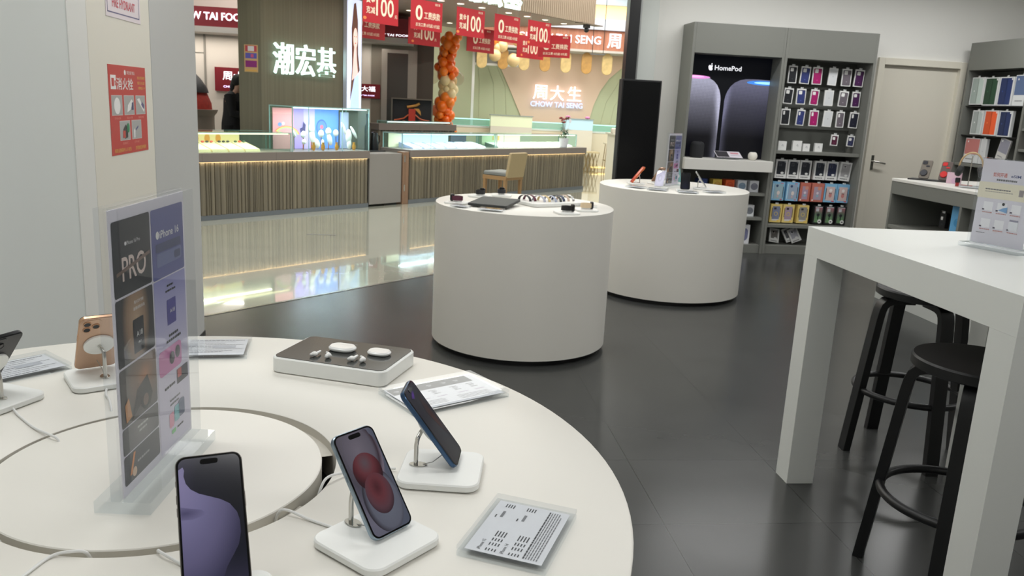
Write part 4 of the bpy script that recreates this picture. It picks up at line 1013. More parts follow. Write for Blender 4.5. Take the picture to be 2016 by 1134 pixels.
for i, (lab, st, c, fc) in enumerate(l3):
    package(lab, b3[i], 0.428, 0.126 if st == 'yellow' else 0.112, 0.196, 0.10 if st == 'yellow' else 0.06, y=8.385, rot=R(0.6), style=st, col=c, frame_c=fc, group='boxed phone cases')
# dark backing strip behind the boxed rows
shelf_part('dark_backing', [(XM + 0.030, XR - 0.030, BY - 0.045, BY - 0.021, 0.33, 1.06)], t2, BLACKM, o2)
# slanted packs in the bottom bay
for k, (x, lab, c) in enumerate(((3.86, 'clear fronted grey phone case pack leaning alone in the bottom bay', (120, 116, 112)), (4.075, 'dark phone case pack leaning behind another in the bottom bay', (70, 70, 76)), (4.125, 'silver phone case pack leaning on a dark one in the bottom bay', (168, 168, 178)))):
    M0 = Matrix.Translation((x, 8.385 + 0.03 * (k == 1), 0.124 if k else 0.110)) @ Matrix.Rotation(R(8 if k == 0 else -22), 4, 'Y') @ Matrix.Rotation(R(-22), 4, 'X')
    package(lab, 0, 0.080, 0.112, 0.155, 0.018, y=0, style='window', col=c, frame_c=(226, 226, 224), M0=M0, group='packs in the bottom bay', back=None)
# white earphone boxes on the shelf
def carton(label, x, z, w_, h_, d_, y, draw, frame_c=(236, 236, 234), rot=0.0, group='speaker cartons', name='product_box', cat='box'):
    t = thing(name, label, cat, (x, y, z), rot, group)
    MB().box(-w_ / 2, w_ / 2, 0, d_, 0, h_, pm(frame_c, 0.4)).build('carton', t, bev=0.0008)
    p = MB(UP @ Matrix.Translation((0, h_ / 2, 0.0005)))
    draw(p); p.build('front_print', t, smooth=False)
    return t
LG = pm((176, 178, 180), 0.5)
for i, (x, lab, w_) in enumerate(((3.831, 'white square earphone box, alone at the partition', 0.09), (3.996, 'larger white earphone box beside a smaller one on the shelf', 0.10), (4.100, 'small white earphone box touching the larger one', 0.075), (4.237, 'white earphone box standing apart under the small wine red case', 0.085))):
    carton(lab, x, 1.101, w_, w_ * 1.06, 0.03, 8.40, lambda p: p.quad(-0.006, 0.004, 0.006, 0.022, 0.0, LG, T=Matrix.Rotation(-0.6, 4, 'Z')).quad(0.008, 0.0, 0.005, 0.02, 0.0, LG), group='white earphone boxes')
def sph(c, r):
    def f(p):
        p.poly(ring_pts(r, 28, 0, 0, r * 0.92), 0.0, pm(c, 0.6, noise=0.12, nscale=400)); p.poly(ring_pts(r * 0.5, 20, 0, r * 0.55, r * 0.2), 0.0005, pm(tuple(min(255, v + 16) for v in c), 0.6))
    return f
def big(c):
    def f(p): p.poly(rrect(0.118, 0.140, 0.045, 8), 0.0, pm(c, 0.6, noise=0.12, nscale=400))
    return f
for x, lab, fc, c in ((2.985, 'dark blue square speaker box behind the drum table phones', (48, 66, 120), (60, 80, 140)), (3.145, 'yellow speaker box on the upper open shelf', (222, 190, 84), (196, 150, 62)), (3.285, 'orange speaker box beside the yellow one', (228, 98, 46), (196, 76, 36)),
                     (3.42, 'white speaker box with light blue ball beside the orange one', (228, 232, 236), (132, 154, 176)), (3.555, 'white speaker box with grey ball at the upper shelf end', (228, 230, 234), (132, 134, 148))):
    carton(lab, x, 0.646, 0.098, 0.122, 0.11, 8.36, sph(c, 0.040), fc, rot=R(2))
for x, lab in ((3.40, 'white speaker box with grey ball on the middle shelf, next to the drum table'), (3.535, 'white speaker box with grey ball at the middle shelf end')):
    carton(lab, x, 0.386, 0.098, 0.122, 0.11, 8.36, sph((122, 126, 134), 0.040), (226, 228, 230), rot=R(2))
for x, lab in ((3.285, 'large white speaker carton on the bottom, half hidden by the drum table'), (3.478, 'large white speaker carton on the bottom, fully visible')):
    carton(lab, x, 0.091, 0.155, 0.205, 0.15, 8.34, big((118, 120, 152)), (226, 226, 230), rot=R(1))
# speakers and card on the white drawer shelf
SB = pm((34, 35, 38), 0.8, bump=0.6, nscale=500)
t = thing('smart_speaker', 'tall black mesh speaker before the screen', 'speaker', (2.885, 8.36, 0.9855), 0)
MB().lathe([(0.055, 0), (0.066, 0.006), (0.071, 0.03), (0.071, 0.13), (0.066, 0.150), (0.050, 0.164), (0.030, 0.168)], SB, 40).build('mesh_body', t)
MB().lathe([(0.030, 0.1675), (0.029, 0.169)], pm((12, 12, 14), 0.08), 30).build('touch_surface', t)
t = thing('smart_speaker', 'small round white speaker before the screen', 'speaker', (3.485, 8.33, 0.9855), 0)
MB().lathe([(0.024, 0), (0.034, 0.006), (0.046, 0.024), (0.0495, 0.042), (0.046, 0.062), (0.036, 0.078), (0.026, 0.083)], pm((224, 220, 210), 0.8, bump=0.6, nscale=600), 40).build('mesh_body', t)
MB().lathe([(0.026, 0.0825), (0.025, 0.084)], pm((200, 200, 198), 0.15), 24).build('touch_surface', t)
t = thing('price_plate', 'slanted clear plate with dark and pink card on the white drawer shelf', 'price tag', (3.215, 8.28, 0.9935), R(-4))
MB(Matrix.Rotation(R(20), 4, 'X')).box(-0.14, 0.14, -0.02, 0.15, 0.004, 0.018, ACR).build('acrylic_block', t)
c = MB(Matrix.Rotation(R(20), 4, 'X') @ Matrix.Translation((0, 0.065, 0.0185)))
c.box(-0.135, 0.135, -0.08, 0.08, 0, 0.001, pm((220, 214, 222), 0.5)).box(-0.128, 0.0, -0.070, 0.074, 0.001, 0.0016, pm((58, 56, 60), 0.4)).box(0.03, 0.115, 0.012, 0.05, 0.001, 0.0016, pm((206, 140, 150), 0.5)).box(0.02, 0.12, -0.03, -0.02, 0.001, 0.0016, pm((170, 166, 176), 0.5))
c.build('printed_card', t, smooth=False)
MB().box(-0.12, 0.12, 0.06, 0.11, -0.008, 0.026, ACR).build('prop_foot', t)

# ================================================================== BLACK TOTEM AT THE SHOPFRONT
t = thing('digital_totem', 'tall black display totem standing at the shopfront post', 'display', (2.17, 8.17, 0), 0)
MB().box(-0.205, 0.195, -0.09, 0.05, 0.06, 1.732, BLACKM).build('housing', t, bev=0.004)
MB().box(-0.19, 0.18, -0.096, -0.0905, 0.10, 1.715, pm((7, 8, 10), 0.25, spec=0.3)).build('front_glass', t)
MB().box(-0.17, 0.16, -0.06, 0.03, 0.0, 0.06, BLACK).build('foot', t)

# ================================================================== RIGHT WALL SHELVING + COUNTER
RX = 5.85
t3 = thing('shelving_unit', 'grey shelving unit on the side wall with tablet covers hanging', 'shelving', (6.10, 7.0, 0), 0, 'grey wall shelving')
o3 = (6.10, 7.0, 0)
shelf_part('side_panel', [(RX, 6.895, 8.462, 8.49, 0, 2.32)], t3, GREY, o3)
shelf_part('side_panel', [(RX, 6.895, 7.53, 7.56, 0, 2.03)], t3, GREY, o3)
shelf_part('side_panel', [(RX, 6.895, 5.6, 5.63, 0, 2.32)], t3, GREY, o3)
shelf_part('header_panel', [(RX, 6.895, 5.63, 8.462, 2.035, 2.32)], t3, GREY, o3)
shelf_part('back_panel', [(6.10, 6.895, 5.63, 8.462, 0.0, 2.03)], t3, GREYD, o3)
for z in (1.06, 0.62):
    shelf_part('shelf', [(RX + 0.01, 6.10, 5.63, 8.462, z - 0.03, z)], t3, GREY, o3)
shelf_part('shelf', [(RX + 0.03, 6.10, 7.56, 8.462, 1.658, 1.666)], t3, BLACKM, o3)
shelf_part('shelf', [(RX + 0.03, 6.10, 7.56, 8.462, 1.352, 1.360)], t3, BLACKM, o3)
shelf_part('shelf', [(RX + 0.01, 6.10, 5.63, 7.53, 1.43, 1.455)], t3, GREY, o3)
shelf_part('shelf', [(RX + 0.01, 6.10, 5.63, 7.53, 1.23, 1.255)], t3, GREY, o3)
def side(y, z):   # drawing front faces -x
    return Matrix.Translation((5.90, y, z)) @ Matrix.Rotation(-PI / 2, 4, 'Z')
for y, z, w_, h_, st, c, lab in ((8.345, 1.822, 0.205, 0.285, 'folio', (176, 190, 184), 'pale green tablet cover box in the top row of the side wall shelving'), (8.128, 1.815, 0.215, 0.285, 'folio', (28, 66, 44), 'dark green tablet cover box in the top row'),
                                 (7.905, 1.815, 0.210, 0.285, 'folio', (26, 46, 96), 'navy tablet cover box in the top row beside the dark green one'), (7.68, 1.822, 0.21, 0.30, 'sleeve', (92, 112, 150), 'grey-blue tablet sleeve box at the end of the top row'),
                                 (8.262, 1.495, 0.175, 0.252, 'folio', (172, 180, 178), 'pale grey tablet cover box in the second row of the side wall shelving'), (8.050, 1.495, 0.215, 0.258, 'folio', (226, 88, 40), 'orange tablet cover box in the second row'), (7.835, 1.492, 0.19, 0.258, 'folio', (30, 46, 88), 'navy tablet cover box in the second row beside the orange one'),
                                 (8.270, 1.198, 0.235, 0.262, 'sleeve', (206, 128, 124), 'pink tablet sleeve box in the third row'), (8.092, 1.198, 0.09, 0.262, 'white', (220, 200, 206), 'narrow pale pink box beside the pink sleeve box')):
    package(lab, 0, 0, w_, h_, 0.03, y=0, style=st, col=c, frame_c=(226, 228, 228), M0=side(y, z), group='tablet covers on the side wall', back=0.1995, name='tablet_cover_package', cat='tablet cover')
package('flower patterned flat pack leaning in the side wall shelving', 0, 0, 0.15, 0.22, 0.015, y=0, style='sleeve', col=(150, 150, 164), frame_c=(214, 212, 208), M0=side(7.79, 1.235) @ Matrix.Rotation(R(14), 4, 'Y'), back=None, name='tablet_cover_package', cat='tablet cover')
for lab, y, z, c in (('small red box on the narrow side shelf', 7.42, 1.2555, (206, 60, 50)), ('small white box on the narrow side shelf', 7.30, 1.2555, (226, 224, 222))):
    carton(lab, 5.93, z, 0.08, 0.06, 0.08, y, lambda p: p.quad(0, 0, 0.03, 0.02, 0, LG), c, rot=-PI / 2, group='small boxes on the side shelf')

# long counter in front
CX, CZ = 3.84, 1.004
t4 = thing('display_counter', 'grey counter with white top and open compartments', 'counter', (4.25, 4.8, 0), 0)
o4 = (4.25, 4.8, 0)
CF, CB = 6.29, 2.9
shelf_part('countertop', [(CX - 0.004, 4.70, CB, CF + 0.004, CZ - 0.024, CZ)], t4, WHITE, o4, 0.004)
shelf_part('front_rail', [(CX, 4.66, CB, CF, CZ - 0.125, CZ - 0.0245)], t4, GREY, o4)
for y in (CF - 0.025, 5.38, 4.4, 3.4):
    shelf_part('side_panel', [(CX, 4.66, y, y + 0.024, 0.08, CZ - 0.1255)], t4, GREY, o4)
shelf_part('shelf', [(CX + 0.005, 4.40, CB, CF - 0.026, 0.60, 0.63)], t4, GREY, o4)
shelf_part('back_panel', [(4.40, 4.42, CB, CF - 0.026, 0.08, CZ - 0.126)], t4, GREYD, o4)
shelf_part('plinth', [(CX, 4.66, CB, CF, 0.0, 0.16)], t4, pm((188, 190, 186), 0.5), o4)
package('small black earphone pack hanging in the counter compartment', 0, 0.73, 0.072, 0.112, 0.03, y=0, style='case', col=(30, 32, 34), frame_c=(26, 26, 28), M0=Matrix.Translation((4.0, 5.80, 0)) @ Matrix.Rotation(-PI / 2, 4, 'Z'), group=None, back=0.03, name='earphone_package', cat='package')
carton('bright blue speaker box in the counter compartment', 3.93, 0.631, 0.13, 0.235, 0.06, 5.52, sph((74, 152, 206), 0.036), (104, 176, 226), rot=-PI / 2 + 0.25)
carton('mint green pack at the counter edge beside the clear sign', 3.95, 0.631, 0.13, 0.16, 0.06, 4.86, lambda p: p.quad(0, 0, 0.05, 0.05, 0, pm((46, 60, 56), 0.5)), (140, 206, 176), rot=-PI / 2)
# things on the counter
def tray_case(lab, x, y, col, acc):
    t = thing('phone_case_display', lab, 'phone case', M=Matrix.Translation((x, y, CZ + 0.0145)) @ Matrix.Rotation(R(-50), 4, 'Z') @ Matrix.Rotation(R(-24), 4, 'X'), group='phone cases standing on the black tray')
    MB(UP).prism(rrect(0.080, 0.158, 0.014, 6, 0, 0.079), -0.010, 0, pm(col, 0.4), bev=0.002).build('case_back', t)
    MB(UP).prism(rrect(0.036, 0.030, 0.008, 6, -0.015, 0.134), 0, 0.004, pm(acc, 0.3), bev=0.001).prism(rrect(0.028, 0.012, 0.004, 6, 0.012, 0.105), 0, 0.004, pm(acc, 0.3), bev=0.001).build('camera_cutout', t)
    MB(UP).prism(ring_pts(0.027, 26, -0.006, 0.046), 0, 0.010, pm(acc, 0.25), bev=0.003).build('grip_ring', t)
tray_case('grey phone case with dark ring grip on the black tray', 4.035, 6.185, (120, 112, 102), (34, 36, 46))
tray_case('brown phone case with bright red ring grip on the black tray', 4.135, 6.075, (96, 82, 78), (214, 40, 40))
tag(MB().prism(rrect(0.13, 0.36, 0.01), 0, 0.010, BLACKM, bev=0.002).build('black_tray', M=Matrix.Translation((4.085, 6.12, CZ)) @ Matrix.Rotation(R(42), 4, 'Z')), 'thin black tray on the counter under two phone cases', 'tray')
t = thing('headphones', 'black headphones with a pale gold band on a clear stand', 'headphones', (4.10, 5.72, CZ + 0.095), R(-40))
HG = pm((196, 170, 130), 0.35, 0.6); HB = pm((28, 31, 31), 0.6)
band = [(0.078 * math.cos(a), 0, 0.045 + 0.110 * math.sin(a)) for a in [PI * k / 20 for k in range(21)]]
MB().tube(band, 0.0065, HG, 10).build('headband', t)
for s in (-1, 1):
    e = MB(Matrix.Translation((s * 0.070, 0, 0.015)) @ Matrix.Rotation(s * R(72), 4, 'Y'))
    e.lathe([(0.026, -0.020), (0.040, -0.014), (0.044, 0.0), (0.040, 0.016), (0.028, 0.024)], HB, 26).build('ear_cup', t)
t = thing('headphone_stand', 'clear stand carrying the black headphones', 'stand', (4.10, 5.72, CZ), R(-40))
MB().prism(rrect(0.15, 0.10, 0.012), 0, 0.008, ACRE, bev=0.001).build('stand_base', t)
MB().tube([(0, 0, 0.008), (0, 0, 0.225)], 0.004, STEEL, 10).build('stand_post', t)
MB().box(-0.012, 0.012, -0.012, 0.012, 0.225, 0.238, ACRE).build('stand_rest', t)
carton('pink box standing behind the black headphones', 4.12, CZ, 0.10, 0.085, 0.03, 5.93, lambda p: p.poly(ring_pts(0.022, 20, 0.01, -0.02), 0, pm((206, 170, 196), 0.5)), (214, 182, 196), rot=-1.0, group=None)
t = thing('smart_watch', 'small black watch face upright on the counter before the headphones', 'watch', (3.97, 5.66, CZ + 0.001), R(-35))
MB(Matrix.Translation((0, 0, 0.045)) @ UP).prism(rrect(0.034, 0.04, 0.009), -0.006, 0.004, BLACK, bev=0.0015).build('watch_case', t)
MB().box(-0.012, 0.012, -0.004, 0.004, 0.0, 0.03, pm((150, 40, 40), 0.5)).build('watch_band', t)
price_plate('clear price plate on the counter before the headphones', 4.00, 5.55, R(-50), 0.15, 0.09, card_text, CZ, 0.0, None)
t = thing('headphones', 'white and orange headphones on the counter behind the clear sign', 'headphones', (4.30, 5.30, CZ + 0.10), R(-30))
MB().tube([(0.070 * math.cos(a), 0, 0.03 + 0.105 * math.sin(a)) for a in [PI * k / 20 for k in range(21)]], 0.013, pm((236, 234, 230), 0.4), 10).build('headband', t)
for s in (-1, 1):
    MB(Matrix.Translation((s * 0.064, 0, 0.01)) @ Matrix.Rotation(s * R(80), 4, 'Y')).lathe([(0.026, -0.018), (0.040, -0.012), (0.043, 0.0), (0.040, 0.012), (0.028, 0.020)], pm((232, 88, 50), 0.5), 24).build('ear_cup', t)
t = thing('headphone_stand', 'clear stand carrying the white and orange headphones', 'stand', (4.30, 5.30, CZ), R(-30))
MB().prism(rrect(0.15, 0.10, 0.012), 0, 0.008, ACRE, bev=0.001).build('stand_base', t)
MB().tube([(0, 0, 0.008), (0, 0, 0.215)], 0.004, STEEL, 10).build('stand_post', t)
t = thing('advertising_board', 'black board with white Chinese characters below the counter top, beyond the sign', 'sign', (3.822, 4.60, 0.10), -PI / 2)
MB().box(-0.45, 0.45, 0, 0.012, 0, 0.52, BLACK).build('board', t)
MB(UP).text('诊断', -0.02, 0.40, 0.12, 0.013, pm((226, 226, 224), 0.5), off=0.012).build('lettering', t) if False else MB(UP).text('诊断', -0.23, 0.37, 0.155, 0.001, pm((226, 226, 224), 0.5), off=0.008).build('lettering', t)

# ================================================================== HIGH TABLE AND STOOLS
HX0, HX1, HY0, HY1, HZ = 1.50, 2.36, 1.81, 2.972, 1.03
t5 = thing('high_table', 'tall white square-legged table beside the stools', 'table', ((HX0 + HX1) / 2, (HY0 + HY1) / 2, 0), 0)
o5 = ((HX0 + HX1) / 2, (HY0 + HY1) / 2, 0)
HT = pm((226, 228, 224), 0.30, noise=0.008)
shelf_part('tabletop', [(HX0, HX1, HY0, HY1, HZ - 0.107, HZ)], t5, HT, o5, 0.0006)
for x in (HX0, HX1 - 0.11):
    for y in (HY0, HY1 - 0.101):
        shelf_part('leg', [(x, x + 0.11, y, y + 0.101, 0.0, HZ - 0.1071)], t5, HT, o5, 0)
def draw_esim(p, W, H, z):
    RDB = pm((214, 110, 96), 0.5); BLB = pm((96, 104, 150), 0.5)
    yt = H
    p.text('如何开通', -0.026, H - 0.054, 0.0155, z, RDB, width=0.050, off=0.012); p.text('eSIM', 0.030, H - 0.055, 0.0135, z, BLB, width=0.034, off=0.012)
    bars(p, 0, H - 0.071, [(-0.036, 0.036)], z, 0.006, INKL, 3)
    p.quad(0, H - 0.108, W - 0.008, 0.054, z, pm((236, 228, 204), 0.5))
    bars(p, 0, H - 0.104, [(-0.07, 0.02)], z + .0004, 0.004, INKL, 5); bars(p, 0, H - 0.112, [(-0.07, 0.03)], z + .0004, 0.003, pm((186, 180, 168), 0.5), 6)
    p.quad(0.058, H - 0.108, 0.016, 0.022, z + .0004, pm((150, 140, 140), 0.5))
    WB = pm((242, 240, 242), 0.5)
    for r_ in range(2):
        for k in range(3):
            cx = -0.05 + 0.05 * k; cyy = H - 0.162 - 0.058 * r_
            p.quad(cx, cyy, 0.034, 0.030, z, WB)
            p.quad(cx - 0.016, cyy - 0.012, 0.008, 0.005, z + .0006, pm((84, 78, 96), 0.5))
            bars(p, 0, cyy - 0.021, [(cx - 0.018, cx + 0.018)], z, 0.0028, pm((196, 128, 120), 0.5), 7 + k + 3 * r_)
    p.poly([(-0.012, H - 0.172), (0.02, H - 0.178), (0.02, H - 0.158), (0.004, H - 0.163)], z + .0008, pm((124, 170, 214), 0.5))
    p.poly(ring_pts(0.005, 12, 0.004, H - 0.150), z + .0008, INK)
    p.quad(0.05, H - 0.215, 0.030, 0.036, z + .0008, pm((236, 236, 240), 0.5)); p.quad(0.05, H - 0.200, 0.030, 0.006, z + .0010, pm((150, 146, 164), 0.5))
    bars(p, 0, 0.052, [(-0.078, -0.045)], z, 0.002, INKL, 15); p.quad(-0.01, 0.062, 0.018, 0.0016, z, pm((220, 190, 180), 0.5))
poster_holder('clear holder with how-to eSIM sheet standing on the high table', Matrix.Translation((1.955, 2.535, HZ)) @ Matrix.Rotation(R(-72), 4, 'Z'), draw_esim, W=0.20, H=0.306, t_=0.022, base=(0.215, 0.085, 0.014), kindn='sheet_holder')

SB2 = pm((16, 17, 19), 0.4, noise=0.08, nscale=30)
SS2 = pm((32, 30, 30), 0.6, noise=0.05, nscale=80)
stool = thing('bar_stool', 'black round-seated bar stool under the far end of the high table', 'stool', (2.18, 3.20, 0), R(-3), 'black bar stools')
SHT = 0.745
MB().lathe([(0.187, SHT - 0.036), (0.193, SHT - 0.032), (0.193, SHT - 0.006), (0.188, SHT)], SB2, 64, cap1=False).lathe([(0.188, SHT - 0.0001), (0.120, SHT + 0.001), (0.04, SHT - 0.001)], SS2, 64, cap0=False).build('seat', stool)
for k in range(4):
    a = PI / 2 * k
    T = Matrix.Rotation(a, 4, 'Z')
    # bent laminated leg: rectangular section swept along a curve in the xz plane
    path = [(0.045, SHT - 0.052), (0.115, SHT - 0.052), (0.142, SHT - 0.054), (0.164, SHT - 0.062), (0.179, SHT - 0.078), (0.186, SHT - 0.100), (0.192, SHT - 0.14), (0.254, 0.0)]
    vs = []; fs = []
    for i, (x, z) in enumerate(path):
        p0 = Vector(path[max(i - 1, 0)]); p1 = Vector(path[min(i + 1, len(path) - 1)]); t_ = (p1 - p0).normalized(); nn = Vector((t_.y, -t_.x)) * 0.016
        wv = 0.028
        if i == len(path) - 1: nn = Vector((-0.016, 0))
        for sx, yy in ((1, -wv), (1, wv), (-1, wv), (-1, -wv)):
            vs.append((x + nn.x * sx, yy, z + (nn.y * sx if i < len(path) - 1 else 0)))
    for i in range(len(path) - 1):
        for q in range(4):
            l = (q + 1) % 4
            fs.append((i * 4 + q, i * 4 + l, i * 4 + 4 + l, i * 4 + 4 + q))
    n_ = (len(path) - 1) * 4
    fs += [(3, 2, 1, 0), (n_, n_ + 1, n_ + 2, n_ + 3)]
    MB(T).add(vs, fs, SB2).build('leg', stool, bev=0.002)
MB().tube([(0.222 * math.cos(2 * PI * k / 48), 0.222 * math.sin(2 * PI * k / 48), 0.285) for k in range(48)], 0.014, SB2, 12, closed=True).build('foot_ring', stool)
dup(stool, Matrix.Translation((1.712, 2.185, 0)) @ Matrix.Rotation(R(-40), 4, 'Z'), 'black round-seated bar stool between the two near legs of the high table')
dup(stool, Matrix.Translation((1.96, 1.62, 0)) @ Matrix.Rotation(R(20), 4, 'Z'), 'black bar stool at the picture corner, almost hidden by the table leg')

# ================================================================== CONCOURSE: JEWELLERY ISLAND
BAND = pm((118, 109, 103), 0.45, noise=0.02, nscale=3)
FLU = veneer((88, 82, 70), (124, 116, 98), (25, 25, 0.5), 0.5)
PLN = pm((112, 118, 124), 0.3, 0.3)
LEDW = em((255, 214, 150), 3.0)
def fluted(u0, u1, z0, z1, w_, seed, parent, org, irregular=True, dz=0.0):
    """one ribbed front panel: rounded ribs of uneven width"""
    rr = random.Random(seed); m = MB(); x = u0
    while x < u1 - 0.01:
        p = min(rr.choice((0.024, 0.034, 0.05, 0.07)) if irregular else 0.04, u1 - x)
        n = 6; pts = [(x, w_)] + [(x + p * (0.5 - 0.46 * math.cos(PI * k / n)), w_ - 0.02 * math.sin(PI * k / n) * min(1, p / 0.04)) for k in range(n + 1)] + [(x + p, w_)]
        pts = [(a, b) for a, b in pts]
        m.prism([(a - org[0], b - org[1]) for a, b in pts + [(x + p, w_ + 0.02), (x, w_ + 0.02)]], z0, z1, FLU)
        x += p
    return m.build('fluted_front', parent, angle=30)
def counter(label, u0, u1, w0, w1, top, seed, led=True, group='jewellery counters'):
    t = thing('jewellery_counter', label, 'counter', ML((u0 + u1) / 2, w0, 0), R(45), group)
    o = ((u0 + u1) / 2, w0)
    m = MB().box(u0 - o[0], u1 - o[0], w0 - o[1], w1 - o[1], top - 0.10, top, BAND)
    x = u0 + 0.9
    while x < u1 - 0.4:
        m.box(x - o[0], x - o[0] + 0.004, w0 - o[1] - 0.0006, w0 - o[1], top - 0.10, top, pm((90, 84, 80), 0.6)); x += 0.95
    m.build('counter_top', t, bev=0.002)
    fluted(u0 + 0.01, u1 - 0.01, 0.055, top - 0.1005, w0 + 0.035, seed, t, o, True)
    MB().box(u0 + 0.02 - o[0], u1 - 0.02 - o[0], w0 + 0.06 - o[1], w1 - 0.02 - o[1], 0.055, top - 0.1005, BAND).build('carcass', t)
    MB().box(u0 - o[0], u1 - o[0], w0 + 0.02 - o[1], w1 - o[1], 0, 0.054, PLN).build('plinth', t)
    if led: MB().box(u0 + 0.04 - o[0], u1 - 0.04 - o[0], w0 + 0.006 - o[1], w0 + 0.014 - o[1], top - 0.1035, top - 0.1005, LEDW).build('light_strip', t); area('counter_strip_lamp', ML((max(u0, -3.5) + u1) / 2, w0 + 0.007, top - 0.104), u1 - max(u0, -3.5) - 0.1, 0.008, 2.2, (1, 0.80, 0.52), (R(14), 0, R(45)))
    return t
counter('long ribbed jewellery counter carrying the pink and blue showcase', -5.2, 0.0, 0.0, 0.62, 0.742, 3)
counter('ribbed jewellery counter behind the beige chair, with the potted flower', 0.735, 5.12, 0.0, 0.62, 0.742, 5)
# gate between the counters
t = thing('counter_gate', 'plain grey swing gate between the two ribbed counters', 'gate', ML(0.30, 0.02), R(45))
MB().box(-0.285, 0.290, 0, 0.03, 0.03, 0.70, pm((132, 128, 124), 0.5, noise=0.02)).build('gate_leaf', t, bev=0.002)
MB().box(-0.29, 0.295, 0.035, 0.28, 0.66, 0.70, pm((122, 116, 112), 0.5)).build('gate_shelf', t)
t = thing('gate_post', 'narrow brown wooden post with hinges beside the grey gate', 'post', ML(0.66, 0.01), R(45))
MB().box(-0.05, 0.06, 0, 0.12, 0, 0.72, veneer((118, 92, 72), (142, 112, 90))).build('post', t, bev=0.002)
for z in (0.18, 0.58): MB().box(-0.03, -0.01, -0.004, 0, z, z + 0.09, STEEL).build('hinge', t)
def glass_case(label, u0, u1, w0, w1, z0, z1, led=(255, 240, 200), ledp=2.2, splits=(), group='glass showcases'):
    t = thing('glass_showcase', label, 'showcase', ML((u0 + u1) / 2, w0, z0), R(45), group)
    L = u1 - u0; D = w1 - w0; h_ = z1 - z0; a, b = -L / 2, L / 2
    g = MB()
    g.box(a, b, 0, 0.006, 0, h_, GLS).box(a, b, D - 0.006, D, 0, h_, GLS).box(a, a + 0.006, 0.006, D - 0.006, 0, h_, GLS).box(b - 0.006, b, 0.006, D - 0.006, 0, h_, GLS).box(a, b, 0, D, h_, h_ + 0.006, GLS)
    g.build('glass_box', t)
    e = MB(); r = 0.0055
    for x in (a, b):
        for y in (0, D): e.box(x - r, x + r, y - r, y + r, 0, h_ + r, GLEDGE)
    for s in splits: e.box(s - u0 + a - r * 0.7, s - u0 + a + r * 0.7, -r, r * 0.2, 0, h_, GLEDGE)
    for y in (0, D): e.box(a, b, y - r, y + r, h_ - r, h_ + r, GLEDGE)
    for x in (a, b): e.box(x - r, x + r, 0, D, h_ - r, h_ + r, GLEDGE)
    e.build('glass_edges', t)
    if led: MB().box(a + 0.03, b - 0.03, 0.012, 0.024, h_ - 0.018, h_ - 0.007, em(led, ledp)).build('light_strip', t)
    return t
glass_case('long low glass showcase with golden lit backboard and cushions', -5.1, -1.225, 0.02, 0.52, 0.743, 0.962, (255, 236, 180), 3.0)
glass_case('tall glass showcase with pink, purple and blue backdrop', -1.385, -0.01, 0.015, 0.42, 0.743, 1.272, (240, 246, 255), 5.0, splits=(-1.13, -0.45)) if False else glass_case('tall glass showcase with pink, purple and blue backdrop', -1.205, -0.01, 0.015, 0.47, 0.743, 1.272, (240, 246, 255), 2.5, splits=(-0.97, -0.45))
glass_case('low glass showcase with pale blue cushions beside the gate post', 0.78, 2.80, 0.21, 0.60, 0.743, 0.955, (220, 236, 255), 3.0, splits=(1.35,))
glass_case('low glass showcase with white trays behind the potted flower', 2.84, 5.08, 0.21, 0.60, 0.743, 0.955, (250, 240, 215), 3.0, splits=(3.02,))
# their lights
def slab_light(u, w_, z, l, p, col):
    o = area('showcase_lamp', ML(u, w_, z), l, 0.05, p, col, (0, 0, R(45))); return o
slab_light(-3.0, 0.20, 0.950, 3.2, 12, (1, 0.87, 0.62)); slab_light(-0.6, 0.12, 1.262, 1.1, 13, (0.94, 0.96, 1)); slab_light(1.76, 0.30, 0.948, 1.8, 11, (0.86, 0.93, 1)); slab_light(3.95, 0.30, 0.948, 2.1, 12, (1, 0.95, 0.84))
# contents: backboards
def board(label, u0, u1, w_, z0, z1, mats, nm='showcase_backboard', cat='backboard', draw=None, group=None):
    m = MB(UP); L = u1 - u0; n = len(mats)
    for i, (f0, f1, mt) in enumerate(mats): m.box(-L / 2 + L * f0, -L / 2 + L * f1, 0, z1 - z0, -0.012, 0.0, mt)
    if draw: draw(m, L, z1 - z0)
    return tag(m.build(nm, M=MM((u0 + u1) / 2, w_, z0), smooth=False), label, cat, group)
def gold_marks(m, L, h_):
    OG = pm((226, 158, 70), 0.5)
    for fx in (0.36, 0.40, 0.44):
        x = L * fx
        m.poly(ring_pts(0.035, 14, x, h_ * 0.62, 0.05), 0.002, OG); m.poly(ring_pts(0.017, 12, x, h_ * 0.60, 0.028), 0.003, pm((246, 224, 160), 0.5)); m.quad(x, h_ * 0.88, 0.02, 0.04, 0.002, OG)
board('cream backboard with orange marks in the long low showcase', -5.0, -1.62, 0.485, 0.745, 0.950, ((0, 1, pm((246, 226, 170), 0.6)),), draw=lambda m, L, h_: [m.poly(ring_pts(0.035, 14, L / 2 - q, h_ * 0.62, 0.05), 0.002, pm((226, 158, 70), 0.5)) and m.quad(L / 2 - q, h_ * 0.9, 0.018, 0.03, 0.002, pm((226, 158, 70), 0.5)) for q in (0.28, 0.42, 0.56)], group='showcase backboards')
